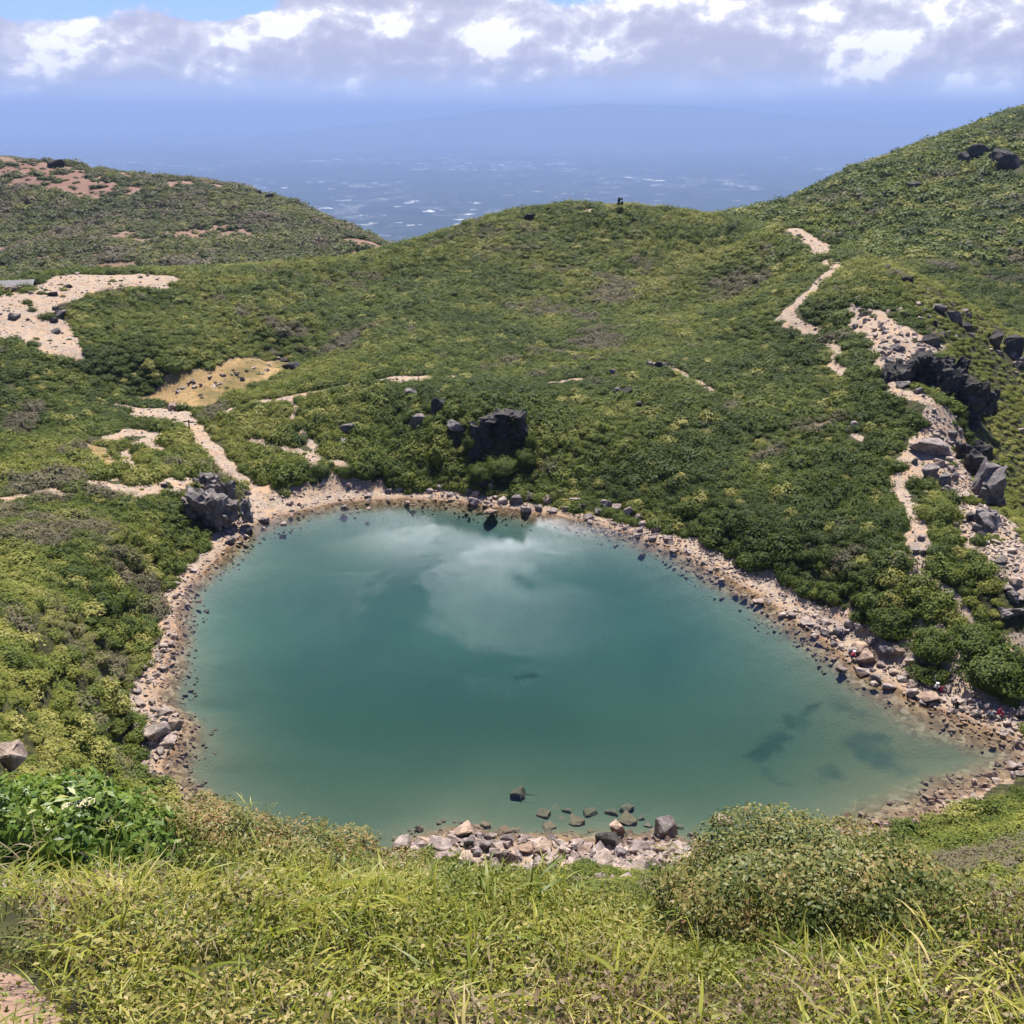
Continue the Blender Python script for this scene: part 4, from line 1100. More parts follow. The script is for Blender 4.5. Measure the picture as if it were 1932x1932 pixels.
outcrop('standing_shard', 'dark slanted shard of rock standing above the low lakeside crag', [(427, 958, 153.0, 2.4, 2.2, 4.2)], mat='greyrock', seed=12)
outcrop('ridge_cliff', 'tall dark cliff of jointed rock under the ridge scree', [
    (1690, 730, 166, 3.0, 5, 2.6), (1708, 740, 165.5, 3.0, 5, 4.6), (1730, 742, 166, 3.2, 5, 6.0), (1752, 748, 165.5, 3.4, 5, 6.6), (1776, 775, 163.5, 3.6, 5, 8.0), (1800, 805, 161.5, 3.6, 5, 9.0), (1822, 825, 160.5, 3.4, 5, 9.0), (1800, 728, 169, 5, 5, 4.5), (1842, 800, 162, 3.6, 5, 6.5), (1862, 790, 164, 3, 4, 4.5), (1788, 842, 157.5, 3, 3, 3)], seed=15)
for q_ in [(1730, 758), (1760, 775), (1790, 815), (1815, 838), (1845, 830)]:
    h_ = hit(*q_); KEEP.append((h_[0], h_[1], 2.2))
outcrop('flank_crag', 'dark crag with grey top on the flank below the ridge', [(1860, 935, 136, 2.8, 3.6, 4.4), (1876, 965, 134, 2.6, 3.6, 6.0)], mat='greyrock', seed=18)
outcrop('broken_crag', 'dark broken crag dropping from the right edge of the ridge', [(1824, 880, 147, 2.4, 3, 3.2), (1840, 905, 143, 2.4, 3, 3.6), (1856, 880, 148, 2.4, 3, 3.4)], seed=27)
outcrop('ridge_crag', 'massive layered dark block at the end of the ridge rocks', [(1866, 1012, 125.5, 3.0, 3.4, 2.8), (1886, 1032, 124.5, 3.4, 3.4, 3.4)], mat='greyrock', seed=21)
outcrop('shore_crag', 'grey slanted crag at the right edge above the shore bushes', [(1925, 1190, 111, 3.6, 3.0, 2.2), (1945, 1170, 112, 4, 3, 2.6)], mat='greyrock', seed=24)


# ------------------------------------------------------------------ instanced ground cover (each kind one object)
def lib(meshes, cname):
    c = bpy.data.collections.new(cname)
    for i, me in enumerate(meshes):
        c.objects.link(bpy.data.objects.new('%s_%02d' % (cname, i), me))
    return c


def scatter(name, coll, pts, rot, scl, idx, attrs=None):
    me = mesh_arrays(name, pts, np.zeros((0, 3), int))
    a = me.attributes.new('rot', 'FLOAT_VECTOR', 'POINT'); a.data.foreach_set('vector', np.asarray(rot, np.float32).ravel())
    a = me.attributes.new('scl', 'FLOAT_VECTOR', 'POINT'); a.data.foreach_set('vector', np.asarray(scl, np.float32).ravel())
    a = me.attributes.new('idx', 'INT', 'POINT'); a.data.foreach_set('value', np.asarray(idx, np.int32))
    for k, v in (attrs or {}).items(): fattr(me, k, v)
    o = obj(name, me)
    g = bpy.data.node_groups.new(name, 'GeometryNodeTree')
    g.interface.new_socket('Geometry', in_out='INPUT', socket_type='NodeSocketGeometry')
    g.interface.new_socket('Geometry', in_out='OUTPUT', socket_type='NodeSocketGeometry')
    gi = g.nodes.new('NodeGroupInput'); go = g.nodes.new('NodeGroupOutput')
    ip = g.nodes.new('GeometryNodeInstanceOnPoints'); ci = g.nodes.new('GeometryNodeCollectionInfo')
    ci.inputs['Collection'].default_value = coll; ci.inputs['Separate Children'].default_value = True; ci.inputs['Reset Children'].default_value = True

    def na(nm, t):
        q = g.nodes.new('GeometryNodeInputNamedAttribute'); q.data_type = t; q.inputs['Name'].default_value = nm; return q.outputs['Attribute']
    er = g.nodes.new('FunctionNodeEulerToRotation')
    g.links.new(na('rot', 'FLOAT_VECTOR'), er.inputs[0])
    g.links.new(gi.outputs[0], ip.inputs['Points']); g.links.new(ci.outputs[0], ip.inputs['Instance'])
    ip.inputs['Pick Instance'].default_value = True
    g.links.new(na('idx', 'INT'), ip.inputs['Instance Index']); g.links.new(er.outputs[0], ip.inputs['Rotation']); g.links.new(na('scl', 'FLOAT_VECTOR'), ip.inputs['Scale'])
    g.links.new(ip.outputs[0], go.inputs[0])
    md = o.modifiers.new('scatter', 'NODES'); md.node_group = g
    return o


def leaf_quads(c, nrm, size, aspect, fold, r_):
    """one folded quad per leaf"""
    n_ = len(c)
    t = r_.normal(size=(n_, 3)); t -= (t * nrm).sum(1, keepdims=True) * nrm; t /= np.linalg.norm(t, axis=1, keepdims=True) + 1e-9
    b = np.cross(nrm, t); s = size[:, None]
    v = np.stack([c - t * s * 0.5, c + b * s * aspect * 0.5 + nrm * s * fold + t * s * 0.06, c + t * s * 0.5, c - b * s * aspect * 0.5 + nrm * s * fold + t * s * 0.06], 1).reshape(-1, 3)
    f = np.arange(n_ * 4).reshape(-1, 4)
    return v, f


def dome_pts(n_, r_, lump=0.22, freq=2.6, seed=0, zmin=-0.1, shell=0.3):
    d = r_.normal(size=(n_ * 2, 3)); d /= np.linalg.norm(d, axis=1, keepdims=True); d = d[d[:, 2] > zmin][:n_]
    lum = np.array([mnoise.noise(Vector(q) * freq + Vector((seed * 3.7, seed, 0))) for q in d])
    rr = (1 + lump * lum) * (1 - shell * r_.random(len(d)) ** 1.6)
    return d, rr


def shrub_mesh(seed, n_, size, lump=0.28, core=True, mat='shrub'):
    r_ = np.random.default_rng(seed)
    d, rr = dome_pts(n_, r_, lump, 2.4, seed)
    c = d * rr[:, None] * np.array([1, 1, 0.92])
    nm = d * 0.9 + np.array([0, 0, 0.30]) + r_.normal(size=d.shape) * 0.26; nm /= np.linalg.norm(nm, axis=1, keepdims=True)
    v, f = leaf_quads(c, nm, size * r_.uniform(0.7, 1.35, len(c)), 0.75, -0.08, r_)
    lv = np.repeat(r_.random(len(c)), 4)
    if core:
        bm = bmesh.new(); bmesh.ops.create_icosphere(bm, subdivisions=2, radius=0.78)
        cv = np.array([q.co[:] for q in bm.verts]); cf = np.array([[q.index for q in p.verts] for p in bm.faces])
        bm.free(); cv[:, 2] = cv[:, 2] * 0.9 - 0.05
        ft = np.concatenate([f[:, [0, 1, 2]], f[:, [0, 2, 3]]]); lv = np.concatenate([lv, np.full(len(cv), 0.12)])
        f = np.concatenate([ft, cf + len(v)]); v = np.concatenate([v, cv])
    me = mesh_arrays('shrub', v, f, M[mat]); fattr(me, 'lv', lv)
    return me


SH_NEAR = [shrub_mesh(10 + i, 620, 0.155, 0.5) for i in range(6)]
SH_MID = [shrub_mesh(30 + i, 330, 0.20, 0.5) for i in range(6)]
SH_FAR = [shrub_mesh(50 + i, 150, 0.28, 0.5) for i in range(5)]
lib_shrub = lib(SH_NEAR + SH_MID + SH_FAR, 'shrub_kinds')

# visibility: keep plants that the camera could see, with a generous margin
_sl = (_HZ - CAM_H) / np.exp(_HS); _run = np.maximum.accumulate(_sl, axis=1)


def visible(x, y, z, margin=0.03, hgt=2.5):
    r = np.hypot(x, y); a = np.arctan2(x, y)
    run = bilin(_run, _ha, _hs, a, np.log(np.maximum(r * 0.985, 0.81)))
    k = y * math.cos(PITCH) - (z - CAM_H) * math.sin(PITCH)
    return ((z + hgt - CAM_H) / r > run - margin) & (np.abs(x) < k * 0.68 + 8) & (y > 0)


def cand(r0, r1, sp):
    lim = R(42)
    x0 = -r1 * math.sin(lim); nx = int(2 * -x0 / sp) + 1; ny = int(r1 / sp) + 1
    i, j = np.meshgrid(np.arange(nx), np.arange(ny), indexing='ij')
    x = x0 + (i + rng.uniform(-.48, .48, i.shape) + 0.5 * (j % 2)) * sp; y = (j + rng.uniform(-.48, .48, i.shape)) * sp
    x = x.ravel(); y = y.ravel(); r = np.hypot(x, y)
    m = (r >= r0) & (r < r1) & (np.abs(np.arctan2(x, y)) < lim)
    return x[m], y[m]


def keep_out(x, y, lst, f=1.0):
    m = np.ones(x.shape, bool)
    for (a, b, w) in lst: m &= (x - a) ** 2 + (y - b) ** 2 > (w * f) ** 2
    return m


RIDGE_LINE = np.array([[46, 96], [53, 113], [57, 125], [66, 146], [70, 165], [72, 190], [75, 215], [80, 260]])


def flank(x, y):
    """1 on the outer grassy flank right of the ridge crest"""
    xr = np.interp(y, RIDGE_LINE[:, 1], RIDGE_LINE[:, 0])
    return sstep(x - xr, 5, 13) * (y > 95) * (np.hypot(x, y) < 300)


SP, SR, SS, SI, ST, SDD = [], [], [], [], [], []
for (r0, r1, sp, size, lo, hi_) in [(13, 30, 0.55, 0.50, 0, 6), (30, 62, 0.85, 0.80, 0, 6), (62, 150, 1.15, 1.12, 0, 6), (150, 250, 1.25, 1.20, 6, 12), (250, 390, 1.6, 1.52, 6, 12), (390, 700, 2.9, 2.8, 12, 17)]:
    x, y = cand(r0, r1, sp); z = zq(x, y); sd = sdq(x, y)
    bare, orange, red, alg = zones(x, y, np.where(sd > 900, 999, sd))
    m = (bare < 0.42 + 0.25 * rng.random(len(x))) & (sd > 1.0) & visible(x, y, z) & keep_out(x, y, KEEP)
    td = np.full(x.shape, 99.0)
    for pl, w_ in trail_w: td = np.minimum(td, bbox_eval(x, y, pl, w_ + 4, lambda a, b: line_d(a, b, pl), 99.0) - w_)
    for k_ in ('basin', 'saddle', 'shore_flat', 'junction', 'meadow', 'slope_scree', 'bay'): td = np.minimum(td, bbox_eval(x, y, area_w[k_], 4, lambda a, b: poly_sd(a, b, area_w[k_]), 99.0) + (0.0 if k_ in ('basin', 'junction', 'meadow') else 0.8) + 99 * (bare < 0.02))
    m &= td > 0.42 * size
    # thin scattered cushions on bare ground
    loose = (bare >= 0.5) & (sd > 5) & (rng.random(len(x)) < 0.11) & (fbm(x, y, 5, 2, 77) > 0.52) & visible(x, y, z) & keep_out(x, y, KEEP)
    gm = fbm(x, y, 16, 3, 81); m &= (rng.random(len(x)) > 0.06); m |= (red > 0.5) & (np.hypot(x, y) > 400) & (rng.random(len(x)) < 0.13)
    m |= loose
    x, y, z, sd, bare = x[m], y[m], z[m], sd[m], bare[m]
    n_ = len(x); r = np.hypot(x, y); fl = flank(x, y)
    s = size * np.clip(np.exp(rng.normal(-0.02, 0.30, n_)), 0.5, 1.75) * (0.72 + 0.56 * fbm(x, y, 9, 3, 83)) * (1 - 0.35 * fl)
    hs = s * rng.uniform(0.62, 0.95, n_) * (1 - 0.25 * fl)
    tall = sstep(fbm(x, y, 30, 2, 85), 0.45, 0.65)
    lakeside = sstep(sd, 34, 8) * (y > 100)
    hs *= 0.85 + 0.3 * tall + 0.35 * lakeside; s *= 1 + 0.12 * lakeside
    chute = np.where(r < 66, np.exp(-(((x / np.maximum(y, 1)) - 0.055) / 0.17) ** 2), 0); s *= 1 - 0.5 * chute; hs *= 1 - 0.62 * chute
    s = np.where(bare > 0.45, s * np.where(r > 400, 0.62, 0.5), s); hs = np.where(bare > 0.45, hs * np.where(r > 400, 0.6, 0.45), hs)
    big = fbm(x, y, 45, 4, 91); mid = fbm(x, y, 10, 3, 93)
    t = 0.42 + (big - 0.5) * 0.7 + (mid - 0.5) * 0.75 + rng.normal(0, 0.10, n_) - 0.12 * lakeside + 0.16 * fl
    t = np.where((r > 265) & (x > 85) & (rng.random(n_) < 2), np.where(r > 300, t - 0.07, t), t)
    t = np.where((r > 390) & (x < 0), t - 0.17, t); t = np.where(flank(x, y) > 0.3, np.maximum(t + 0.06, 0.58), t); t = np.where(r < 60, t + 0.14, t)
    pale = rng.random(n_) < 0.05 + 0.10 * (x < -25) * (y < 125); t = np.where(pale, np.maximum(t, 0.88), t)
    px, py, k = project(np.stack([x, y, z], 1))
    de = fbm(x, y, 22, 4, 95) * 0.62 + fbm(x, y, 5, 2, 97) * 0.38 + 0.07 * np.exp(-(((px - 1350) / 190) ** 2 + ((py - 560) / 80) ** 2)) + 0.10 * np.exp(-(((px - 80) / 140) ** 2 + ((py - 830) / 80) ** 2)) + 0.05 * np.exp(-(((px - 1000) / 130) ** 2 + ((py - 670) / 40) ** 2))
    de -= 0.10 * sstep(x, 5, 20) * sstep(y, 165, 140) * (y > 70)
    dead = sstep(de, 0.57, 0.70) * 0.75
    dead = np.where((r > 390) & (x < 0), dead * 0.7 + 0.52, np.where(r > 300, dead * 0.8 + 0.16 * (x > 85), dead))  # far left hill: cloud shade put into the shrub colour as extra brown-grey
    SP.append(np.stack([x, y, z - hs * 0.12], 1)); SR.append(np.stack([rng.normal(0, .10, n_), rng.normal(0, .10, n_), rng.uniform(0, 6.28, n_)], 1))
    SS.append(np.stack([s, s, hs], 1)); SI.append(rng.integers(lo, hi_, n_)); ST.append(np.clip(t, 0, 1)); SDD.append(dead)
SP = np.concatenate(SP); print('shrubs', len(SP))
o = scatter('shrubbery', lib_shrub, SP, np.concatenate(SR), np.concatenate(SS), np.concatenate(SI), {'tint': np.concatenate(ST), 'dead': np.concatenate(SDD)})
tag(o, 'dense low green shrubs blanketing the slopes around the lake', 'shrubbery', kind='stuff')

# rubble: the countless small stones of shore, trails and scree
for me_ in PEBBLES: me_.materials.append(M['rock'])
lib_peb = lib(PEBBLES, 'stone_kinds')
QP, QS = [], []
for (r0, r1, sp) in [(52, 100, 0.50), (100, 175, 0.55), (175, 270, 1.1), (270, 330, 2.2)]:
    x, y = cand(r0, r1, sp); z = zq(x, y); sd = sdq(x, y)
    bare, orange, red, alg = zones(x, y, np.where(sd > 900, 999, sd))
    shore = (sd > -9) & (sd < 8)
    sandbay = sstep(poly_sd(x, y, area_w['bay']), 0.5, -1.0)
    rockr = sstep(line_d(x, y, ridge_w[0]), 6, 2); scree = sstep(poly_sd(x, y, area_w['slope_scree']), 2, -2)
    pr = np.where(sd < -3.6, 0.0, np.where(shore, 1.1 * np.exp(-np.maximum(-sd, 0) / 2.4), 0.42)) * (1 - 0.72 * sandbay)
    pr = np.maximum(pr, 0.8 * sstep(poly_sd(x, y, area_w['pile']), 0.5, -0.5)); pr = np.maximum(pr, np.where(sd > 0, np.maximum(rockr, scree) * 0.9, 0)) * (1 - 0.8 * orange)
    pr *= 0.45 + 0.9 * sstep(fbm(x, y, 6, 3, 71), 0.35, 0.6)
    m = ((bare > 0.5) | (sd < 0)) & (rng.random(len(x)) < pr) & visible(x, y, z, 0.02, 1.0) & ~((sd > 8) & (r1 > 400))
    x, y, z, sd = x[m], y[m], z[m], sd[m]; n_ = len(x)
    inpile = sstep(poly_sd(x, y, area_w['pile']), 0.5, -0.5); s = sp * 0.42 * (1 + 1.0 * inpile) * np.exp(rng.normal(0, 0.45, n_)) * np.where(shore[m], 1.0 + 0.35 * (y < 90) + 0.22 * (x > 10), 0.62); s = s * (1 + 1.1 * np.maximum(rockr[m], scree[m])); s = np.minimum(s, 1.0)
    QP.append(np.stack([x, y, z + s * 0.12], 1)); QS.append(np.stack([s, s * rng.uniform(.6, 1, n_), s * rng.uniform(.4, .8, n_)], 1))
QP.append(np.array([o.location[:] for o in _small])); QS.append(np.array([o.scale[:] for o in _small]))
for o in _small: bpy.data.objects.remove(o)
QP = np.concatenate(QP); QS = np.concatenate(QS); n_ = len(QP); print('rubble', n_)
o = scatter('rubble', lib_peb, QP, np.stack([rng.normal(0, .3, n_), rng.normal(0, .3, n_), rng.uniform(0, 6.28, n_)], 1), QS, rng.integers(0, len(PEBBLES), n_))
tag(o, 'small pale stones strewn along the shore, trails and scree', 'rubble', kind='stuff')

# ------------------------------------------------------------------ bushes that stand alone
BUSH = [shrub_mesh(200 + i, 3600, 0.075, 0.5, True, 'midbush') for i in range(4)]
for i, me in enumerate(BUSH): fattr(me, 'tint', np.full(len(me.vertices), (0.20, 0.30, 0.25, 0.5)[i]))


def bush(px, py, w, h, label, kind=0, group=None, at=None):
    p = hit(px, py); s = project(p)[2] / (1932 * FOC); W = w * s * 0.47; u = np.array(p[:2]) / np.hypot(p[0], p[1])
    x, y = p[:2] + u * W * 0.7
    z = float(zq(np.array([x]), np.array([y]))[0])
    if at is not None: x, y, z = P(px, py, at); W = w * at / (1932 * FOC) * 0.47; s = at / (1932 * FOC)
    o = obj('bush', BUSH[kind])
    o.location = (x, y, z - 0.05); o.scale = (W, W * 0.85, max(h * s * 0.50, W * 0.42)); o.rotation_euler = (0, 0, px * 1.3)
    return tag(o, label, 'bush', group)


SHB = 'round bushes on the right shore'
for a in [(1682, 1222, 112, 80, 'round bush at the left end of the shore bushes, above the slanted grey slab', 0), (1755, 1262, 122, 80, 'round bush in front of the fork of the shore trail', 2),
          (1835, 1245, 140, 74, 'broad bush between the two branches of the shore trail', 0), (1876, 1322, 190, 112, 'largest dark bush of the shore, above the sandy trail end', 0),
          (1901, 1333, 46, 36, 'small ball of a bush alone on the sand near the red jacket', 3), (1752, 1296, 90, 42, 'scruffy low bush right behind the hiker in white', 1)]:
    bush(*a[:5], kind=a[5], group=SHB)
bush(1765, 990, 110, 84, 'olive bush ringed by rocks on the right ridge', 3)
bush(1486, 1108, 34, 36, 'narrow bush on the gravel of the right shore', 1); bush(1503, 1114, 30, 30, 'small bush beside the narrow one on the gravel of the right shore', 1)
BAY = 'bushes behind the sandy bay'
for a in [(606, 905, 54, 40, 'dark bush at the left end of the row behind the bay', 0), (655, 908, 44, 36, 'small bush between two larger ones behind the bay', 2), (694, 912, 62, 44, 'broad dark bush behind the stones of the bay', 0),
          (748, 908, 64, 42, 'dark bush at the right end of the row behind the bay', 2), (792, 910, 46, 34, 'low bush above the rubble at the start of the far shore', 1), (838, 916, 38, 32, 'bright small bush on the rubble of the far shore', 3)]:
    bush(*a[:5], kind=a[5], group=BAY)
bush(572, 890, 46, 40, 'rounded bush between two thin trails above the bay', 0); bush(500, 936 - 20, 30, 20, 'tiny bright bush on the sand where the trail reaches the bay', 3)
bush(1748, 806, 20, 16, 'tiny bush beside the trail under the ridge cliff', 1); bush(262, 505 + 352, 44, 40, 'round bush in the loop of the little trails', 2)
for a in [(78, 556, 20, 12, 'dark cushion bush in the middle of the sandy saddle', 1), (52, 574, 26, 18, 'twin cushion bush lower on the sandy saddle', 2), (62, 588, 20, 14, 'small cushion bush right of the twin one on the saddle', 1), (90, 604, 40, 22, 'wide cushion bush under the flat topped grey boulder', 2), (52, 552, 44, 12, 'green tuft bush between hut roof and sandy trail', 3), (62, 655, 34, 22, 'dark bush at the lower edge of the saddle sand', 0)]:
    bush(*a[:5], kind=a[5], group='cushion bushes of the saddle')


for a in [(912, 800, 34, 24, 'bush on the top left edge of the dark overhanging rock', 1, 168.5), (940, 796, 40, 26, 'bush on the middle of the top of the dark overhanging rock', 2, 171), (978, 800, 34, 30, 'bush on the top right corner of the dark overhanging rock', 0, 169.0), (962, 786, 40, 26, 'bush behind the top edge of the dark overhanging rock', 1, 172.5),
          (1002, 838, 30, 40, 'bush against the right side of the dark overhanging rock', 1, 166.5), (884, 838, 28, 34, 'bush against the left side of the dark overhanging rock', 2, 166.5),
          (905, 894, 60, 44, 'bush in front of the left foot of the dark overhanging rock', 0, 163.5), (950, 884, 70, 46, 'bush in front of the middle of the dark overhanging rock', 1, 164.5), (992, 868, 54, 46, 'bush in front of the right foot of the dark overhanging rock', 0, 165)]:
    bush(*a[:5], kind=a[5], group='bushes around the dark overhanging rock', at=a[6])


# ------------------------------------------------------------------ near bushes, leaf by leaf
MOUNDS = []   # (x, y, z, rx, ry, h) so that grass grows through them


def near_bush(name, label, px, py, rx, ry, h, n_leaf, size, mat, tmix, aspect=0.5, seed=1, cat='bush', lump=0.22, dz=0.0, shell=0.35, zmin=-0.75, stems=14, up=0.55, k=None):
    p = hit(px, py) if k is None else P(px, py, k)
    if k is not None: p[2] = float(zq(np.array([p[0]]), np.array([p[1]]))[0])
    base = Vector((p[0], p[1], p[2] + dz))
    MOUNDS.append((p[0], p[1], base.z, rx, ry, h))
    r_ = np.random.default_rng(seed)
    d, rr = dome_pts(n_leaf, r_, lump, 2.2, seed, zmin, shell)
    fine = np.array([mnoise.noise(Vector(q) * 7 + Vector((seed, 5, 0))) for q in d]); rr = rr * (1 + 0.10 * fine)
    c = d * rr[:, None] * np.array([rx, ry, h])
    g = zq(c[:, 0] + base.x, c[:, 1] + base.y) - base.z     # follow the slope
    c[:, 2] += np.where(g > 0, g * 0.85, g * 0.12)
    keepm = c[:, 2] > g - 0.02
    c, d = c[keepm], d[keepm]
    nm = d / np.array([rx, ry, h]) * min(rx, h); nm /= np.linalg.norm(nm, axis=1, keepdims=True); nm = nm * 1.0 + np.array([0, 0, 0.35]) + r_.normal(size=d.shape) * 0.48; nm /= np.linalg.norm(nm, axis=1, keepdims=True)
    v, f = leaf_quads(c, nm, size * r_.uniform(0.65, 1.3, len(c)), aspect, 0.10, r_)
    me = mesh_arrays('foliage', v, f, M[mat])
    tm = np.array([mnoise.noise(Vector(q) * 3.1 + Vector((0, seed, 0))) for q in d]) * 0.42 + tmix + r_.normal(0, 0.13, len(d))
    fattr(me, 'tint', np.repeat(np.clip(tm, 0, 1), 4)); fattr(me, 'lv', np.repeat(r_.random(len(c)), 4))
    root = thing(name, label, cat, base)
    obj('foliage', me, root)
    # stems
    bm = bmesh.new()
    for i in range(stems):
        a = r_.uniform(0, 6.28); e = r_.uniform(0.25, 1.2)
        tip = Vector((math.cos(a) * math.cos(e) * rx, math.sin(a) * math.cos(e) * ry, math.sin(e) * h)) * 0.86
        s = Vector((r_.uniform(-.15, .15) * rx, r_.uniform(-.15, .15) * ry, -0.12))
        mid = s.lerp(tip, 0.5) + Vector((r_.uniform(-.06, .06), r_.uniform(-.06, .06), 0.06))
        tube(bm, [s, mid, tip], [0.012, 0.008, 0.003])
    me = bpy.data.meshes.new('stems'); bm.to_mesh(me); bm.free(); me.materials.append(M['twig']); obj('stems', me, root)
    return root, c, d, nm


def tube(bm, pts, radii, seg=5):
    rings = []
    for i, p in enumerate(pts):
        t = (Vector(pts[min(i + 1, len(pts) - 1)]) - Vector(pts[max(i - 1, 0)])).normalized()
        a = t.orthogonal().normalized(); b = t.cross(a)
        rings.append([bm.verts.new(Vector(p) + (a * math.cos(q) + b * math.sin(q)) * radii[i]) for q in [2 * math.pi * j / seg for j in range(seg)]])
    for r0, r1 in zip(rings[:-1], rings[1:]):
        for j in range(seg): bm.faces.new((r0[j], r0[(j + 1) % seg], r1[(j + 1) % seg], r1[j]))
    bm.faces.new(rings[0][::-1]); bm.faces.new(rings[-1])


near_bush('azalea_bush', 'big dense dome shaped bush with tiny glossy leaves at the lower right', 1520, 1818, 0.90, 0.88, 0.74, 62000, 0.028, 'azalea', 0.46, 0.5, 3, lump=0.13, shell=0.30, k=5.3)
near_bush('azalea_bush', 'lower spreading bush leaning on the right side of the big dome', 1725, 1800, 0.60, 0.60, 0.46, 19000, 0.027, 'azalea', 0.42, 0.5, 5, lump=0.2, k=5.3)
gb, gc, gd, gn = near_bush('broadleaf_bush', 'bright green bush with pointed leaves and cream flowers at the left edge', 105, 1605, 0.74, 0.55, 0.60, 6500, 0.070, 'bushgreen', 0.46, 0.36, 8, lump=0.30, shell=0.42, zmin=-0.15, k=5.9)
near_bush('azalea_bush', 'brownish small leaved bush on the brow right of the bright green one', 390, 1600, 0.66, 0.52, 0.50, 26000, 0.027, 'azalea', 0.62, 0.5, 11, lump=0.25, k=6.7)
near_bush('azalea_bush', 'brown and green bush in the middle of the left brow', 585, 1625, 0.62, 0.50, 0.46, 23000, 0.027, 'azalea', 0.60, 0.5, 13, lump=0.25, k=6.7)
near_bush('azalea_bush', 'low brownish bush at the right end of the left brow', 745, 1672, 0.48, 0.44, 0.38, 14000, 0.026, 'azalea', 0.52, 0.5, 17, lump=0.25, k=6.5)
near_bush('azalea_bush', 'dark green low bush in the hollow under the brown ones', 470, 1668, 0.50, 0.28, 0.22, 8000, 0.025, 'azalea', 0.36, 0.5, 19, lump=0.3)
near_bush('azalea_bush', 'grey green cushion bush at the left edge above the flat rock', 15, 1655, 0.22, 0.20, 0.16, 4000, 0.018, 'azalea', 0.25, 0.5, 23)
near_bush('azalea_bush', 'dark small leaved bush tangled with grass at the lower left', 300, 1800, 0.62, 0.30, 0.17, 16000, 0.018, 'azalea', 0.40, 0.5, 29, lump=0.3)
near_bush('azalea_bush', 'dark bush tangled with grass right of the lower left one', 690, 1790, 0.42, 0.30, 0.22, 12000, 0.018, 'azalea', 0.36, 0.5, 31, lump=0.3)
# flower heads of the broadleaf bush
r_ = np.random.default_rng(91)
order = np.argsort(-(gd[:, 2] + 0.3 * r_.random(len(gd))))
for (fx, fz) in [(0.18, 1), (0.30, 1), (0.10, 1), (-0.12, 1), (0.36, 1), (0.24, 1)]:
    best = min(order[:900], key=lambda i: abs(gc[i, 0] - fx) + 0.4 * abs(gc[i, 1] + 0.06 + 0.2 * r_.random()))
    c0 = gc[best] + gd[best] * 0.025
    bm = bmesh.new()
    for _ in range(60):
        q = r_.normal(size=3); q /= np.linalg.norm(q); q[2] = abs(q[2]) * 0.6; t = bmesh.ops.create_icosphere(bm, subdivisions=1, radius=0.0055)
        off = Vector(c0 + q * 0.034)
        for w in t['verts']: w.co += off
    me = bpy.data.meshes.new('flower_head'); bm.to_mesh(me); bm.free(); me.materials.append(M['flower']); obj('flower_head', me, gb)


# ------------------------------------------------------------------ near ground cover: grass tufts and dwarf shrub sprigs
def tuft_mesh(seed, nb, L, wid, spread):
    r_ = np.random.default_rng(seed); V, F, LV = [], [], []; n0 = 0
    for b in range(nb):
        a = r_.uniform(0, 6.28); l = L * r_.uniform(0.5, 1.15); w = wid * r_.uniform(0.6, 1.2); out = r_.uniform(0.25, 1.0) * spread; bend = r_.uniform(0.3, 1.4)
        base = np.array([r_.uniform(-.05, .05), r_.uniform(-.05, .05), -0.01]); dirh = np.array([math.cos(a), math.sin(a), 0]); side = np.array([-dirh[1], dirh[0], 0]) * (1 if r_.random() < .5 else -1)
        tw = r_.uniform(-0.7, 0.7); p = base.copy(); ang = math.pi / 2 - out * 0.85; seg = 5; lv = r_.random()
        for i in range(seg + 1):
            t = i / seg; ww = w * (0.55 + 0.9 * t * (1 - t) * 2.0) * (1 - t ** 3) + 0.0004
            s2 = side * math.cos(tw * t) + np.array([0, 0, 1]) * math.sin(tw * t)
            V += [p - s2 * ww / 2, p + s2 * ww / 2]; LV += [lv, lv]
            ang -= bend * (0.35 + 0.65 * out) / seg * 1.7; p = p + (dirh * math.cos(ang) + np.array([0, 0, math.sin(ang)])) * l / seg
        for i in range(seg): q = n0 + 2 * i; F.append((q, q + 1, q + 3, q + 2))
        n0 += 2 * (seg + 1)
    me = mesh_arrays('tuft', V, F, M['grass'], True); fattr(me, 'lv', LV)
    return me


TUFT = [tuft_mesh(400 + i, 14, 0.14, 0.0050, 1.15) for i in range(5)] + [tuft_mesh(420 + i, 11, 0.18, 0.0085, 1.2) for i in range(4)] + [tuft_mesh(440 + i, 18, 0.10, 0.004, 0.9) for i in range(4)]
SPRIG = []
for i in range(6):
    r_ = np.random.default_rng(500 + i); d, rr = dome_pts(90, r_, 0.35, 2.5, i, -0.05, 0.6); c = d * rr[:, None] * np.array([0.105, 0.105, 0.085])
    nm = d * 0.7 + np.array([0, 0, .4]) + r_.normal(size=d.shape) * 0.5; nm /= np.linalg.norm(nm, axis=1, keepdims=True)
    v, f = leaf_quads(c, nm, 0.0185 * r_.uniform(.6, 1.35, len(c)), 0.5, 0.1, r_); me = mesh_arrays('sprig', v, f, M['dwarf']); fattr(me, 'lv', np.repeat(r_.random(len(c)), 4)); SPRIG.append(me)


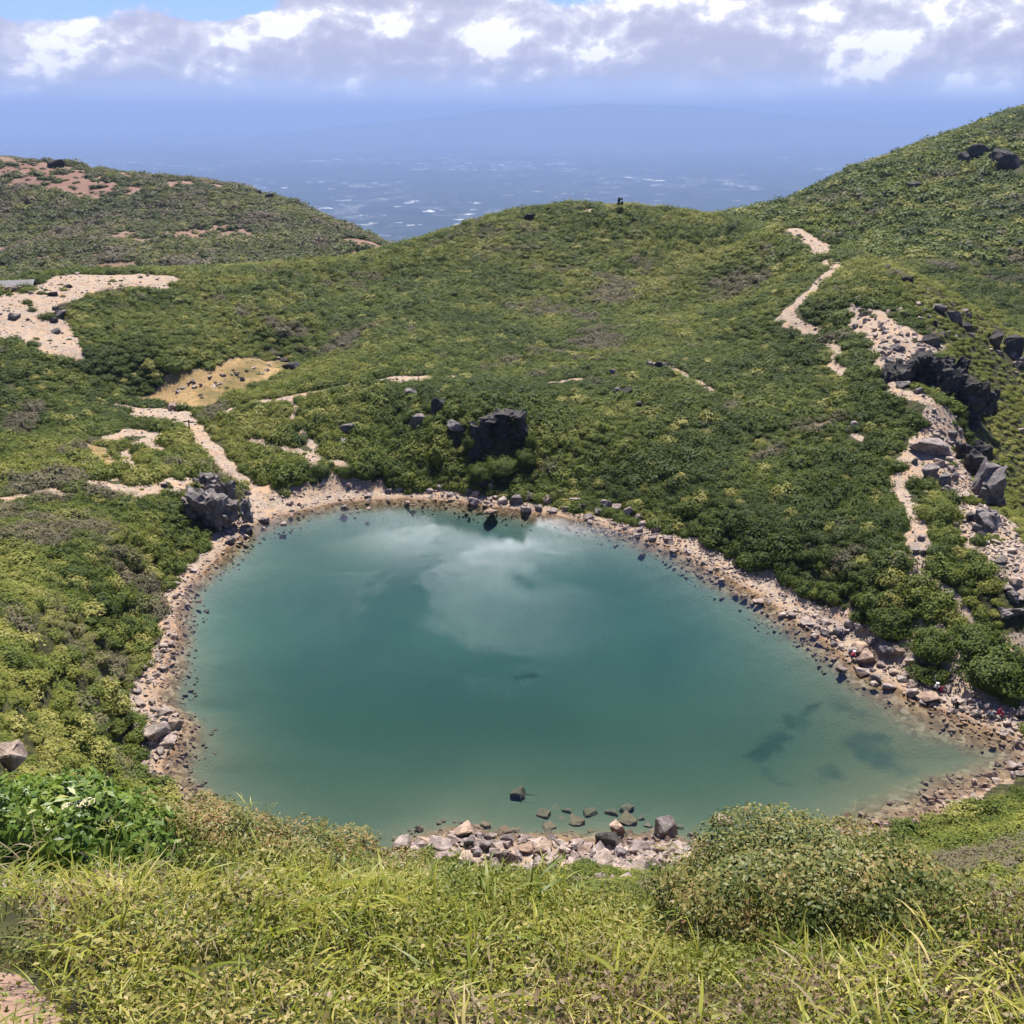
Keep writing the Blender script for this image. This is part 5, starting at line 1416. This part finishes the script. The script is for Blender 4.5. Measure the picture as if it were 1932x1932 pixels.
def hummock(x, y):
    """height of the low cushions the near ground is made of"""
    r = np.hypot(x, y); amp = sstep(r, 1.9, 3.0) * sstep(r, 14, 7)
    px, py, k = project(np.stack([x, y, zq(x, y)], -1))
    amp = amp * (1 - 0.95 * sstep(py, 1712, 1685) * sstep(px, 960, 860)) * (1 - 0.9 * sstep(px, 1180, 1240) * sstep(px, 1800, 1700) * sstep(py, 1930, 1850))
    mound = sstep(py, 1688, 1712) * sstep(py, 1895, 1850) * sstep(px, 900, 800) * (0.75 + 0.5 * (fbm(x, y, 0.6, 2, 137) - 0.5))
    return amp * (0.42 * np.maximum(sstep(fbm(x, y, 0.85, 2, 131), 0.42, 0.60) * 0.85, mound) + 0.10 * sstep(fbm(x, y, 0.4, 2, 133), 0.45, 0.65))


def canopy(x, y):
    z = zq(x, y) + hummock(x, y)
    for (a, b, c, rx, ry, h) in MOUNDS:
        q = 1 - ((x - a) / rx) ** 2 - ((y - b) / ry) ** 2
        gz = zq(x, y); z = np.maximum(z, np.where(q > 0, np.where(gz > c, gz * 0.85 + c * 0.15, gz * 0.12 + c * 0.88) + h * np.sqrt(np.maximum(q, 0)) - 0.03, -1e3))
    return z


def on_mound(x, y, skip=()):
    m = np.zeros(x.shape, bool)
    for i, (a, b, c, rx, ry, h) in enumerate(MOUNDS):
        if i in skip: continue
        m |= ((x - a) / rx) ** 2 + ((y - b) / ry) ** 2 < 0.92
    return m


def cover(sp, r0, r1):
    x, y = cand(r0, r1, sp); z = canopy(x, y); px, py, k = project(np.stack([x, y, z], 1))
    m = (px > -600) & (px < 2540) & (py < 2200)
    x, y, z, px, py = x[m], y[m], z[m], px[m], py[m]
    dirt = poly_sd(x, y, area_w['dirt'])
    m = dirt + 0.05 * rng.normal(0, 1, len(x)) > 0.02
    return x[m], y[m], z[m], px[m], py[m]


FG_KEEP = [q for q in KEEP if math.hypot(q[0], q[1]) < 14]
GP, GR, GSc, GI, GT, GD = [], [], [], [], [], []
for (sp, r0, r1, sc) in [(0.075, 1.0, 6.0, 1.0), (0.11, 6.0, 10.0, 1.1), (0.19, 10.0, 20.0, 1.35), (0.42, 20, 40, 2.0)]:
    x, y, z, px, py = cover(sp, r0, r1); n_ = len(x)
    gl = fbm(x, y, 0.9, 3, 111); broad = fbm(x, y, 0.55, 2, 113)
    mound = on_mound(x, y)
    rightgrass = sstep(px, 1380, 1560) * sstep(py, 1745, 1830)
    centre = np.exp(-((px - 1060) / 210) ** 2) * sstep(py, 1660, 1720); band = np.exp(-((py - 1690) / 42) ** 2) * sstep(px, 880, 800)
    pr = 0.24 + 0.34 * sstep(gl, 0.42, 0.62) + 0.35 * centre + 0.32 * band + 0.45 * rightgrass + 0.2 * sstep(px, 900, 840) * sstep(px, 560, 640) * sstep(py, 1600, 1660)
    pr = np.where(mound, np.clip(pr * 0.30, 0, 0.32) + 0.22 * band * (px < 850) + 0.20 * rightgrass, pr)
    pr = np.where((py < 1655) & (px < 860), pr * 0.12, pr); pr = np.where(mound & (py < 1660) & (px < 900), 0.016, pr); pr = np.where((px > 1230) & (px < 1500) & (py > 1700) & (py < 1860), pr * 0.25, pr); pr = np.where(mound & (px > 1220) & (py < 1760), 0.012, pr)
    m = (rng.random(n_) < pr) & keep_out(x, y, FG_KEEP, 0.8)
    x, y, z, px, py, broad, cen, bnd, rg = x[m], y[m], z[m], px[m], py[m], broad[m], centre[m], band[m], rightgrass[m]; n_ = len(x)
    wide = (rng.random(n_) < 0.22 + 0.5 * rg + 0.25 * (broad > 0.55) - 0.2 * cen) & (r0 < 10)
    idx = np.where(wide, rng.integers(5, 9, n_), np.where(rng.random(n_) < 0.5 + 0.3 * cen, rng.integers(9, 13, n_), rng.integers(0, 5, n_)))
    t = 0.50 + 0.22 * cen + 0.20 * bnd + (fbm(x, y, 1.4, 3, 117) - 0.5) * 0.8 + rng.normal(0, .12, n_) + 0.05 * rg
    GP.append(np.stack([x, y, z], 1)); GR.append(np.stack([rng.normal(0, .22, n_), rng.normal(0, .22, n_), rng.uniform(0, 6.28, n_)], 1))
    s = sc * rng.uniform(0.6, 1.25, n_); GSc.append(np.stack([s, s, s * rng.uniform(.7, 1.1, n_)], 1)); GI.append(idx); GT.append(np.clip(t, 0, 1)); GD.append((rng.random(n_) < 0.10).astype(float))
GP = np.concatenate(GP); print('tufts', len(GP))
o = scatter('grass', lib(TUFT, 'tuft_kinds'), GP, np.concatenate(GR), np.concatenate(GSc), np.concatenate(GI), {'tint': np.concatenate(GT), 'dead': np.concatenate(GD)})
tag(o, 'yellow green grass with arching blades covering the near slope', 'grass', kind='stuff')
GP, GR, GSc, GI, GT, GD = [], [], [], [], [], []
for (sp, r0, r1, sc) in [(0.088, 1.0, 6.0, 1.0), (0.12, 6.0, 10.0, 1.25), (0.18, 10.0, 16.0, 1.9)]:
    x, y, z, px, py = cover(sp, r0, r1); n_ = len(x)
    gl = fbm(x, y, 0.9, 3, 111); m = (rng.random(n_) < np.clip(0.95 - 0.25 * sstep(gl, .5, .7), .3, 1)) & ~on_mound(x, y) & keep_out(x, y, FG_KEEP, 0.8) & ~((py < 1672) & (px < 345)) & ~((py < 1682) & (px < 860) & (rng.random(n_) < 0.7))
    x, y, z, px, py = x[m], y[m], z[m], px[m], py[m]; n_ = len(x)
    hh = fbm(x, y, 0.5, 3, 121)
    hm_ = hummock(x, y); GP.append(np.stack([x, y, z - 0.01 - hm_ * np.where(rng.random(n_) < 0.45, rng.random(n_) * 0.95, 0)], 1)); GR.append(np.stack([rng.normal(0, .25, n_), rng.normal(0, .25, n_), rng.uniform(0, 6.28, n_)], 1))
    s = sc * rng.uniform(0.7, 1.3, n_); GSc.append(np.stack([s, s, s], 1)); GI.append(rng.integers(0, 6, n_))
    GT.append(np.clip(0.46 + (fbm(x, y, 1.1, 3, 123) - 0.5) * 1.1 + rng.normal(0, .12, n_), 0, 1)); GD.append(sstep(fbm(x, y, 0.8, 3, 127), 0.62, 0.75) * 0.7)
GP = np.concatenate(GP); print('sprigs', len(GP))
o = scatter('undergrowth', lib(SPRIG, 'sprig_kinds'), GP, np.concatenate(GR), np.concatenate(GSc), np.concatenate(GI), {'tint': np.concatenate(GT), 'dead': np.concatenate(GD)})
tag(o, 'small leaved ground cover between the grass of the near slope', 'undergrowth', kind='stuff')

# one tall seed stalk against the water
p = hit(757, 1640); p = P(756, 1600, project(p)[2]); t = thing('grass_stalk', 'single tall stalk with two dark seed heads against the water', 'grass stalk', tuple(p))
bm = bmesh.new(); tube(bm, [Vector((0, 0, -0.12)), Vector((0.012, 0, 0.14)), Vector((0.035, 0, 0.27))], [0.003, 0.0024, 0.0018]); me = bpy.data.meshes.new('stem'); bm.to_mesh(me); bm.free(); me.materials.append(M['twig']); obj('stem', me, t)
for a, b, c in [((0.028, 0, 0.235), (0.024, 0, 0.275), (0.02, 0, 0.295)), ((0.035, 0, 0.27), (0.05, 0, 0.30), (0.072, 0, 0.335))]:
    bm = bmesh.new(); tube(bm, [Vector(a), Vector(b), Vector(c)], [0.003, 0.0055, 0.0015]); me = bpy.data.meshes.new('seed_head'); bm.to_mesh(me); bm.free(); me.materials.append(M['pink']); obj('seed_head', me, t)
# bare dead twig on the big dome
p = hit(1690, 1745); t = thing('dead_twig', 'bleached bare twig lying on the right shoulder of the big dome bush', 'twig', (p[0], p[1], p[2] + 0.40)); r_ = random.Random(3)
bm = bmesh.new()
for i in range(9):
    a = r_.uniform(0, 6.28); q = Vector((math.cos(a), math.sin(a) * 0.6, r_.uniform(0.0, .5))) * r_.uniform(.10, .2); tube(bm, [Vector((0, 0, 0)), q * 0.5 + Vector((0, 0, .02)), q], [.0035, .0025, .001], 4)
me = bpy.data.meshes.new('branch'); bm.to_mesh(me); bm.free(); me.materials.append(M['deadwood']); obj('branch', me, t)


# ------------------------------------------------------------------ hut, signpost, cairn
def box(bm, c, s, rz=0):
    r = bmesh.ops.create_cube(bm, size=1.0); m = Matrix.Translation(c) @ Matrix.Rotation(rz, 4, 'Z') @ Matrix.Diagonal((*s, 1)); bmesh.ops.transform(bm, matrix=m, verts=r['verts']); return r['verts']


def part(name, mat, parent, fn, bevel=0.0):
    bm = bmesh.new(); fn(bm)
    if bevel: bmesh.ops.bevel(bm, geom=bm.edges[:], offset=bevel, segments=1, affect='EDGES')
    me = bpy.data.meshes.new(name); bm.to_mesh(me); bm.free(); me.materials.append(M[mat]); return obj(name, me, parent)


p = P(6, 556, 236); gz = float(zq(np.array([p[0]]), np.array([p[1]]))[0])
hut = thing('stone_hut', 'low stone shelter hut with grey roof at the left edge of the saddle', 'hut', (p[0] - 0.6, p[1] + 1.5, p[2] - 0.5), R(14))
part('wall', 'wallstone', hut, lambda b: (box(b, (0, 0, 1.1), (13.5, 5.2, 2.8))))


def roof(b):
    pr = [(-7.6, -3.3, 2.42), (7.6, -3.3, 2.42), (7.6, 0, 3.55), (-7.6, 0, 3.55), (-7.6, 3.3, 2.42), (7.6, 3.3, 2.42)]
    lo = [b.verts.new(q) for q in pr]; hi_ = [b.verts.new((q[0], q[1], q[2] + 0.16)) for q in pr]
    for s in (lo, hi_): b.faces.new((s[0], s[1], s[2], s[3])); b.faces.new((s[3], s[2], s[5], s[4]))
    for i, j in ((0, 1), (1, 2), (2, 5), (5, 4), (4, 3), (3, 0)): b.faces.new((lo[i], lo[j], hi_[j], hi_[i]))
    bmesh.ops.recalc_face_normals(b, faces=b.faces)


part('roof', 'roof', hut, roof)
part('door', 'dark', hut, lambda b: box(b, (-2.5, -2.62, 1.0), (1.1, 0.12, 1.9)))
for xx in (1.2, 4.2): part('window', 'dark', hut, lambda b: box(b, (xx, -2.62, 1.5), (1.0, 0.10, 0.8)))
q = P(33, 561, 233); w = thing('stone_terrace', 'pale rubble terrace wall below the hut', 'terrace wall', (q[0], q[1], float(zq(np.array([q[0]]), np.array([q[1]]))[0])), R(20))
bm = bmesh.new(); r_ = random.Random(5)
for i in range(34):
    vs = box(bm, (r_.uniform(-2.6, 2.6), r_.uniform(-.5, .5), r_.uniform(0, .9)), (r_.uniform(.4, .8), r_.uniform(.4, .7), r_.uniform(.3, .5)), r_.uniform(0, 3))
me = bpy.data.meshes.new('stones'); bm.to_mesh(me); bm.free(); me.materials.append(M['tan']); obj('stonework', me, w)

p = hit(358, 812); s = thing('signpost', 'dark wooden trail signpost with two arms beside the path to the lake', 'signpost', (p[0], p[1], p[2]), R(10))
part('post', 'wood', s, lambda b: box(b, (0, 0, 1.0), (0.20, 0.20, 2.2)), 0.02)
part('arm', 'wood', s, lambda b: box(b, (-0.50, -0.13, 1.85), (0.95, 0.07, 0.24)), 0.015)
part('arm', 'wood', s, lambda b: box(b, (0.55, -0.13, 1.62), (1.05, 0.07, 0.26)), 0.015)

p = P(1170, 383, 325); gz = float(zq(np.array([p[0]]), np.array([p[1]]))[0]); cz = max(gz, p[2] - 0.5)
cairn = thing('cairn', 'dark pointed cairn of rocks standing on the summit of the middle hill', 'cairn', (p[0], p[1], cz))
for (x, z, sx, sz, ry) in [(-0.35, 1.25, 0.75, 1.75, 0.08), (0.75, 0.55, 0.8, 0.75, 0.2), (0.45, 1.75, 0.34, 0.55, -0.4), (-0.7, 0.2, 0.7, 0.45, 0), (0.2, 0.3, 1.2, 0.5, 0)]:
    st = obj('stone', rock_me(int(abs(x * 10)) % 14, 'darkrock'), cairn, (x, 0, z)); st.scale = (sx, 0.7, sz); st.rotation_euler = (0, ry, x)


# ------------------------------------------------------------------ hikers
def skin_obj(name, verts, edges, radii, mat, parent, root=0):
    me = bpy.data.meshes.new(name); me.from_pydata([tuple(v) for v in verts], edges, []); o = obj(name, me, parent)
    o.modifiers.new('skin', 'SKIN'); sv = me.skin_vertices[0].data
    for i, r in enumerate(radii): sv[i].radius = (r, r); sv[i].use_root = (i == root)
    md = o.modifiers.new('sub', 'SUBSURF'); md.levels = md.render_levels = 2
    dg = bpy.context.evaluated_depsgraph_get(); ev = o.evaluated_get(dg); m2 = bpy.data.meshes.new_from_object(ev)
    o.modifiers.clear(); o.data = m2; m2.materials.clear(); m2.materials.append(M[mat]); m2.polygons.foreach_set('use_smooth', [True] * len(m2.polygons))
    return o


def pose(kind):
    """joint positions, metres, facing -y"""
    if kind == 'stand':
        J = dict(pel=(0, 0, .93), spi=(0, .01, 1.13), che=(0, .02, 1.33), nec=(0, 0, 1.47), hea=(0, -.02, 1.60), top=(0, -.01, 1.70))
        for s, n_ in ((-1, 'l'), (1, 'r')):
            J.update({'sh' + n_: (s * .18, .02, 1.40), 'el' + n_: (s * .25, .02, 1.13), 'wr' + n_: (s * .24, -.10, .92), 'ha' + n_: (s * .235, -.14, .85), 'hi' + n_: (s * .09, 0, .88), 'kn' + n_: (s * .11, -.06 * s - .02, .48), 'an' + n_: (s * .11, .08 * s, .08), 'to' + n_: (s * .12, .08 * s - .15, .03)})
    else:
        ln = 0.16 if kind == 'sit' else 0.30
        J = dict(pel=(0, .10, .12), spi=(0, .12 - ln * .2, .32), che=(0, .10 - ln * .7, .52), nec=(0, .08 - ln * 1.1, .66), hea=(0, .03 - ln * 1.2, .79), top=(0, .05 - ln * 1.3, .89))
        for s, n_ in ((-1, 'l'), (1, 'r')):
            J.update({'sh' + n_: (s * .18, .09 - ln * .9, .59), 'el' + n_: (s * .25, -.08 - ln * .4, .38), 'wr' + n_: (s * .12, -.28, .34), 'ha' + n_: (s * .08, -.34, .33), 'hi' + n_: (s * .10, .06, .10), 'kn' + n_: (s * .15, -.34, .30), 'an' + n_: (s * .13, -.42, -.12), 'to' + n_: (s * .14, -.58, -.16)})
    return J


RAD = dict(pel=.135, spi=.125, che=.14, nec=.055, hea=.098, top=.075, sh=.062, el=.045, wr=.032, ha=.038, hi=.095, kn=.062, an=.042, to=.036)
BONES = [('pel', 'spi'), ('spi', 'che'), ('che', 'nec'), ('nec', 'hea'), ('hea', 'top')] + [(a + s if a not in ('che', 'pel') else a, b + s) for s in 'lr' for a, b in (('che', 'sh'), ('sh', 'el'), ('el', 'wr'), ('wr', 'ha'), ('pel', 'hi'), ('hi', 'kn'), ('kn', 'an'), ('an', 'to'))]


def person(label, loc, rz, kind, top, legs, hat=None, shorts=False, scale=1.0):
    J = pose(kind); t = thing('person', label, 'person', loc, rz); t.scale = (scale,) * 3

    def grow(name, names, edges, mat, k=1.0, add=0.0):
        ix = {n_: i for i, n_ in enumerate(names)}
        return skin_obj(name, [J[n_] for n_ in names], [(ix[a], ix[b]) for a, b in edges], [(RAD[n_] if n_ in RAD else RAD[n_[:-1]]) * k + add for n_ in names], mat, t)
    grow('body', list(J), BONES, 'skin')
    tn = ['pel', 'spi', 'che', 'shl', 'shr', 'ell', 'elr'] + ([] if kind == 'stand' else ['wrl', 'wrr'])
    grow('shirt', tn, [e for e in BONES if e[0] in tn and e[1] in tn], top, 1.0, 0.022)
    ln = ['pel', 'hil', 'hir', 'knl', 'knr'] + ([] if shorts else ['anl', 'anr'])
    grow('trousers', ln, [e for e in BONES if e[0] in ln and e[1] in ln], legs, 1.0, 0.020)
    h = Vector(J['top']); hm = bmesh.new(); bmesh.ops.create_icosphere(hm, subdivisions=2, radius=0.112)
    for v in hm.verts: v.co.z *= 0.72
    if hat: bmesh.ops.create_cone(hm, cap_ends=True, segments=16, radius1=0.20, radius2=0.15, depth=0.03)
    me = bpy.data.meshes.new('hat' if hat else 'hair'); hm.to_mesh(me); hm.free(); me.materials.append(M[hat or 'hair']); me.polygons.foreach_set('use_smooth', [True] * len(me.polygons)); obj('hat' if hat else 'hair', me, t, h + Vector((0, .01, .0)))
    for s in 'lr':   # boots and fingers
        q = Vector(J['to' + s]); a = Vector(J['an' + s])
        part('boot', 'dark', t, lambda b: (box(b, (q + a) / 2 + Vector((0, -.02, -.02)), (.10, .27, .10))), 0.02)
    return t


def seat_at(px, py, lift=0.25):
    p = hit(px, py); return (p[0], p[1], max(p[2], 0.05) + lift)


p = hit(790, 714); person('hiker in a black shirt and shorts walking on the rim trail', (p[0], p[1], p[2]), R(100), 'stand', 'black', 'pink', shorts=True)
person('person in a white shirt and dark trousers seated at the water, red pack beside', seat_at(1764, 1304), R(40), 'sit', 'white', 'black', 'white')
person('person in pale grey shirt seated behind the one with the red pack', seat_at(1761, 1291), R(55), 'sit', 'white', 'black', 'white')
person('person in black crouching at the waterline, right end of the lake', seat_at(1805, 1332, .12), R(-60), 'crouch', 'black', 'black')
person('person in a white shirt sitting on the shore, left of the red jacket', seat_at(1868, 1353, .18), R(-50), 'sit', 'white', 'khaki')
person('person in a dark red jacket sitting right of the white shirt', seat_at(1884, 1350, .25), R(40), 'sit', 'redcloth', 'redcloth')
person('person in navy seated on the stones of the right shore', seat_at(1585, 1203, .35), R(50), 'sit', 'navy', 'navy')
person('person in white and red sitting low against the large pale boulder', seat_at(1608, 1243, .2), R(70), 'sit', 'redcloth', 'navy', 'white')


def pack(px, py, label, mat):
    p = hit(px, py); t = thing('backpack', label, 'backpack', (p[0], p[1], max(p[2], .05)), 0.4)
    part('bag', mat, t, lambda b: box(b, (0, 0, .30), (.36, .24, .55)), 0.07); part('pocket', mat, t, lambda b: box(b, (0, -.15, .2), (.26, .10, .25)), 0.03)
    for s in (-1, 1): part('strap', 'black', t, lambda b: tube(b, [Vector((s * .1, .12, .52)), Vector((s * .11, .22, .35)), Vector((s * .1, .12, .08))], [.02] * 3))


pack(1775, 1304, 'red backpack beside the person in white at the water', 'redcloth')
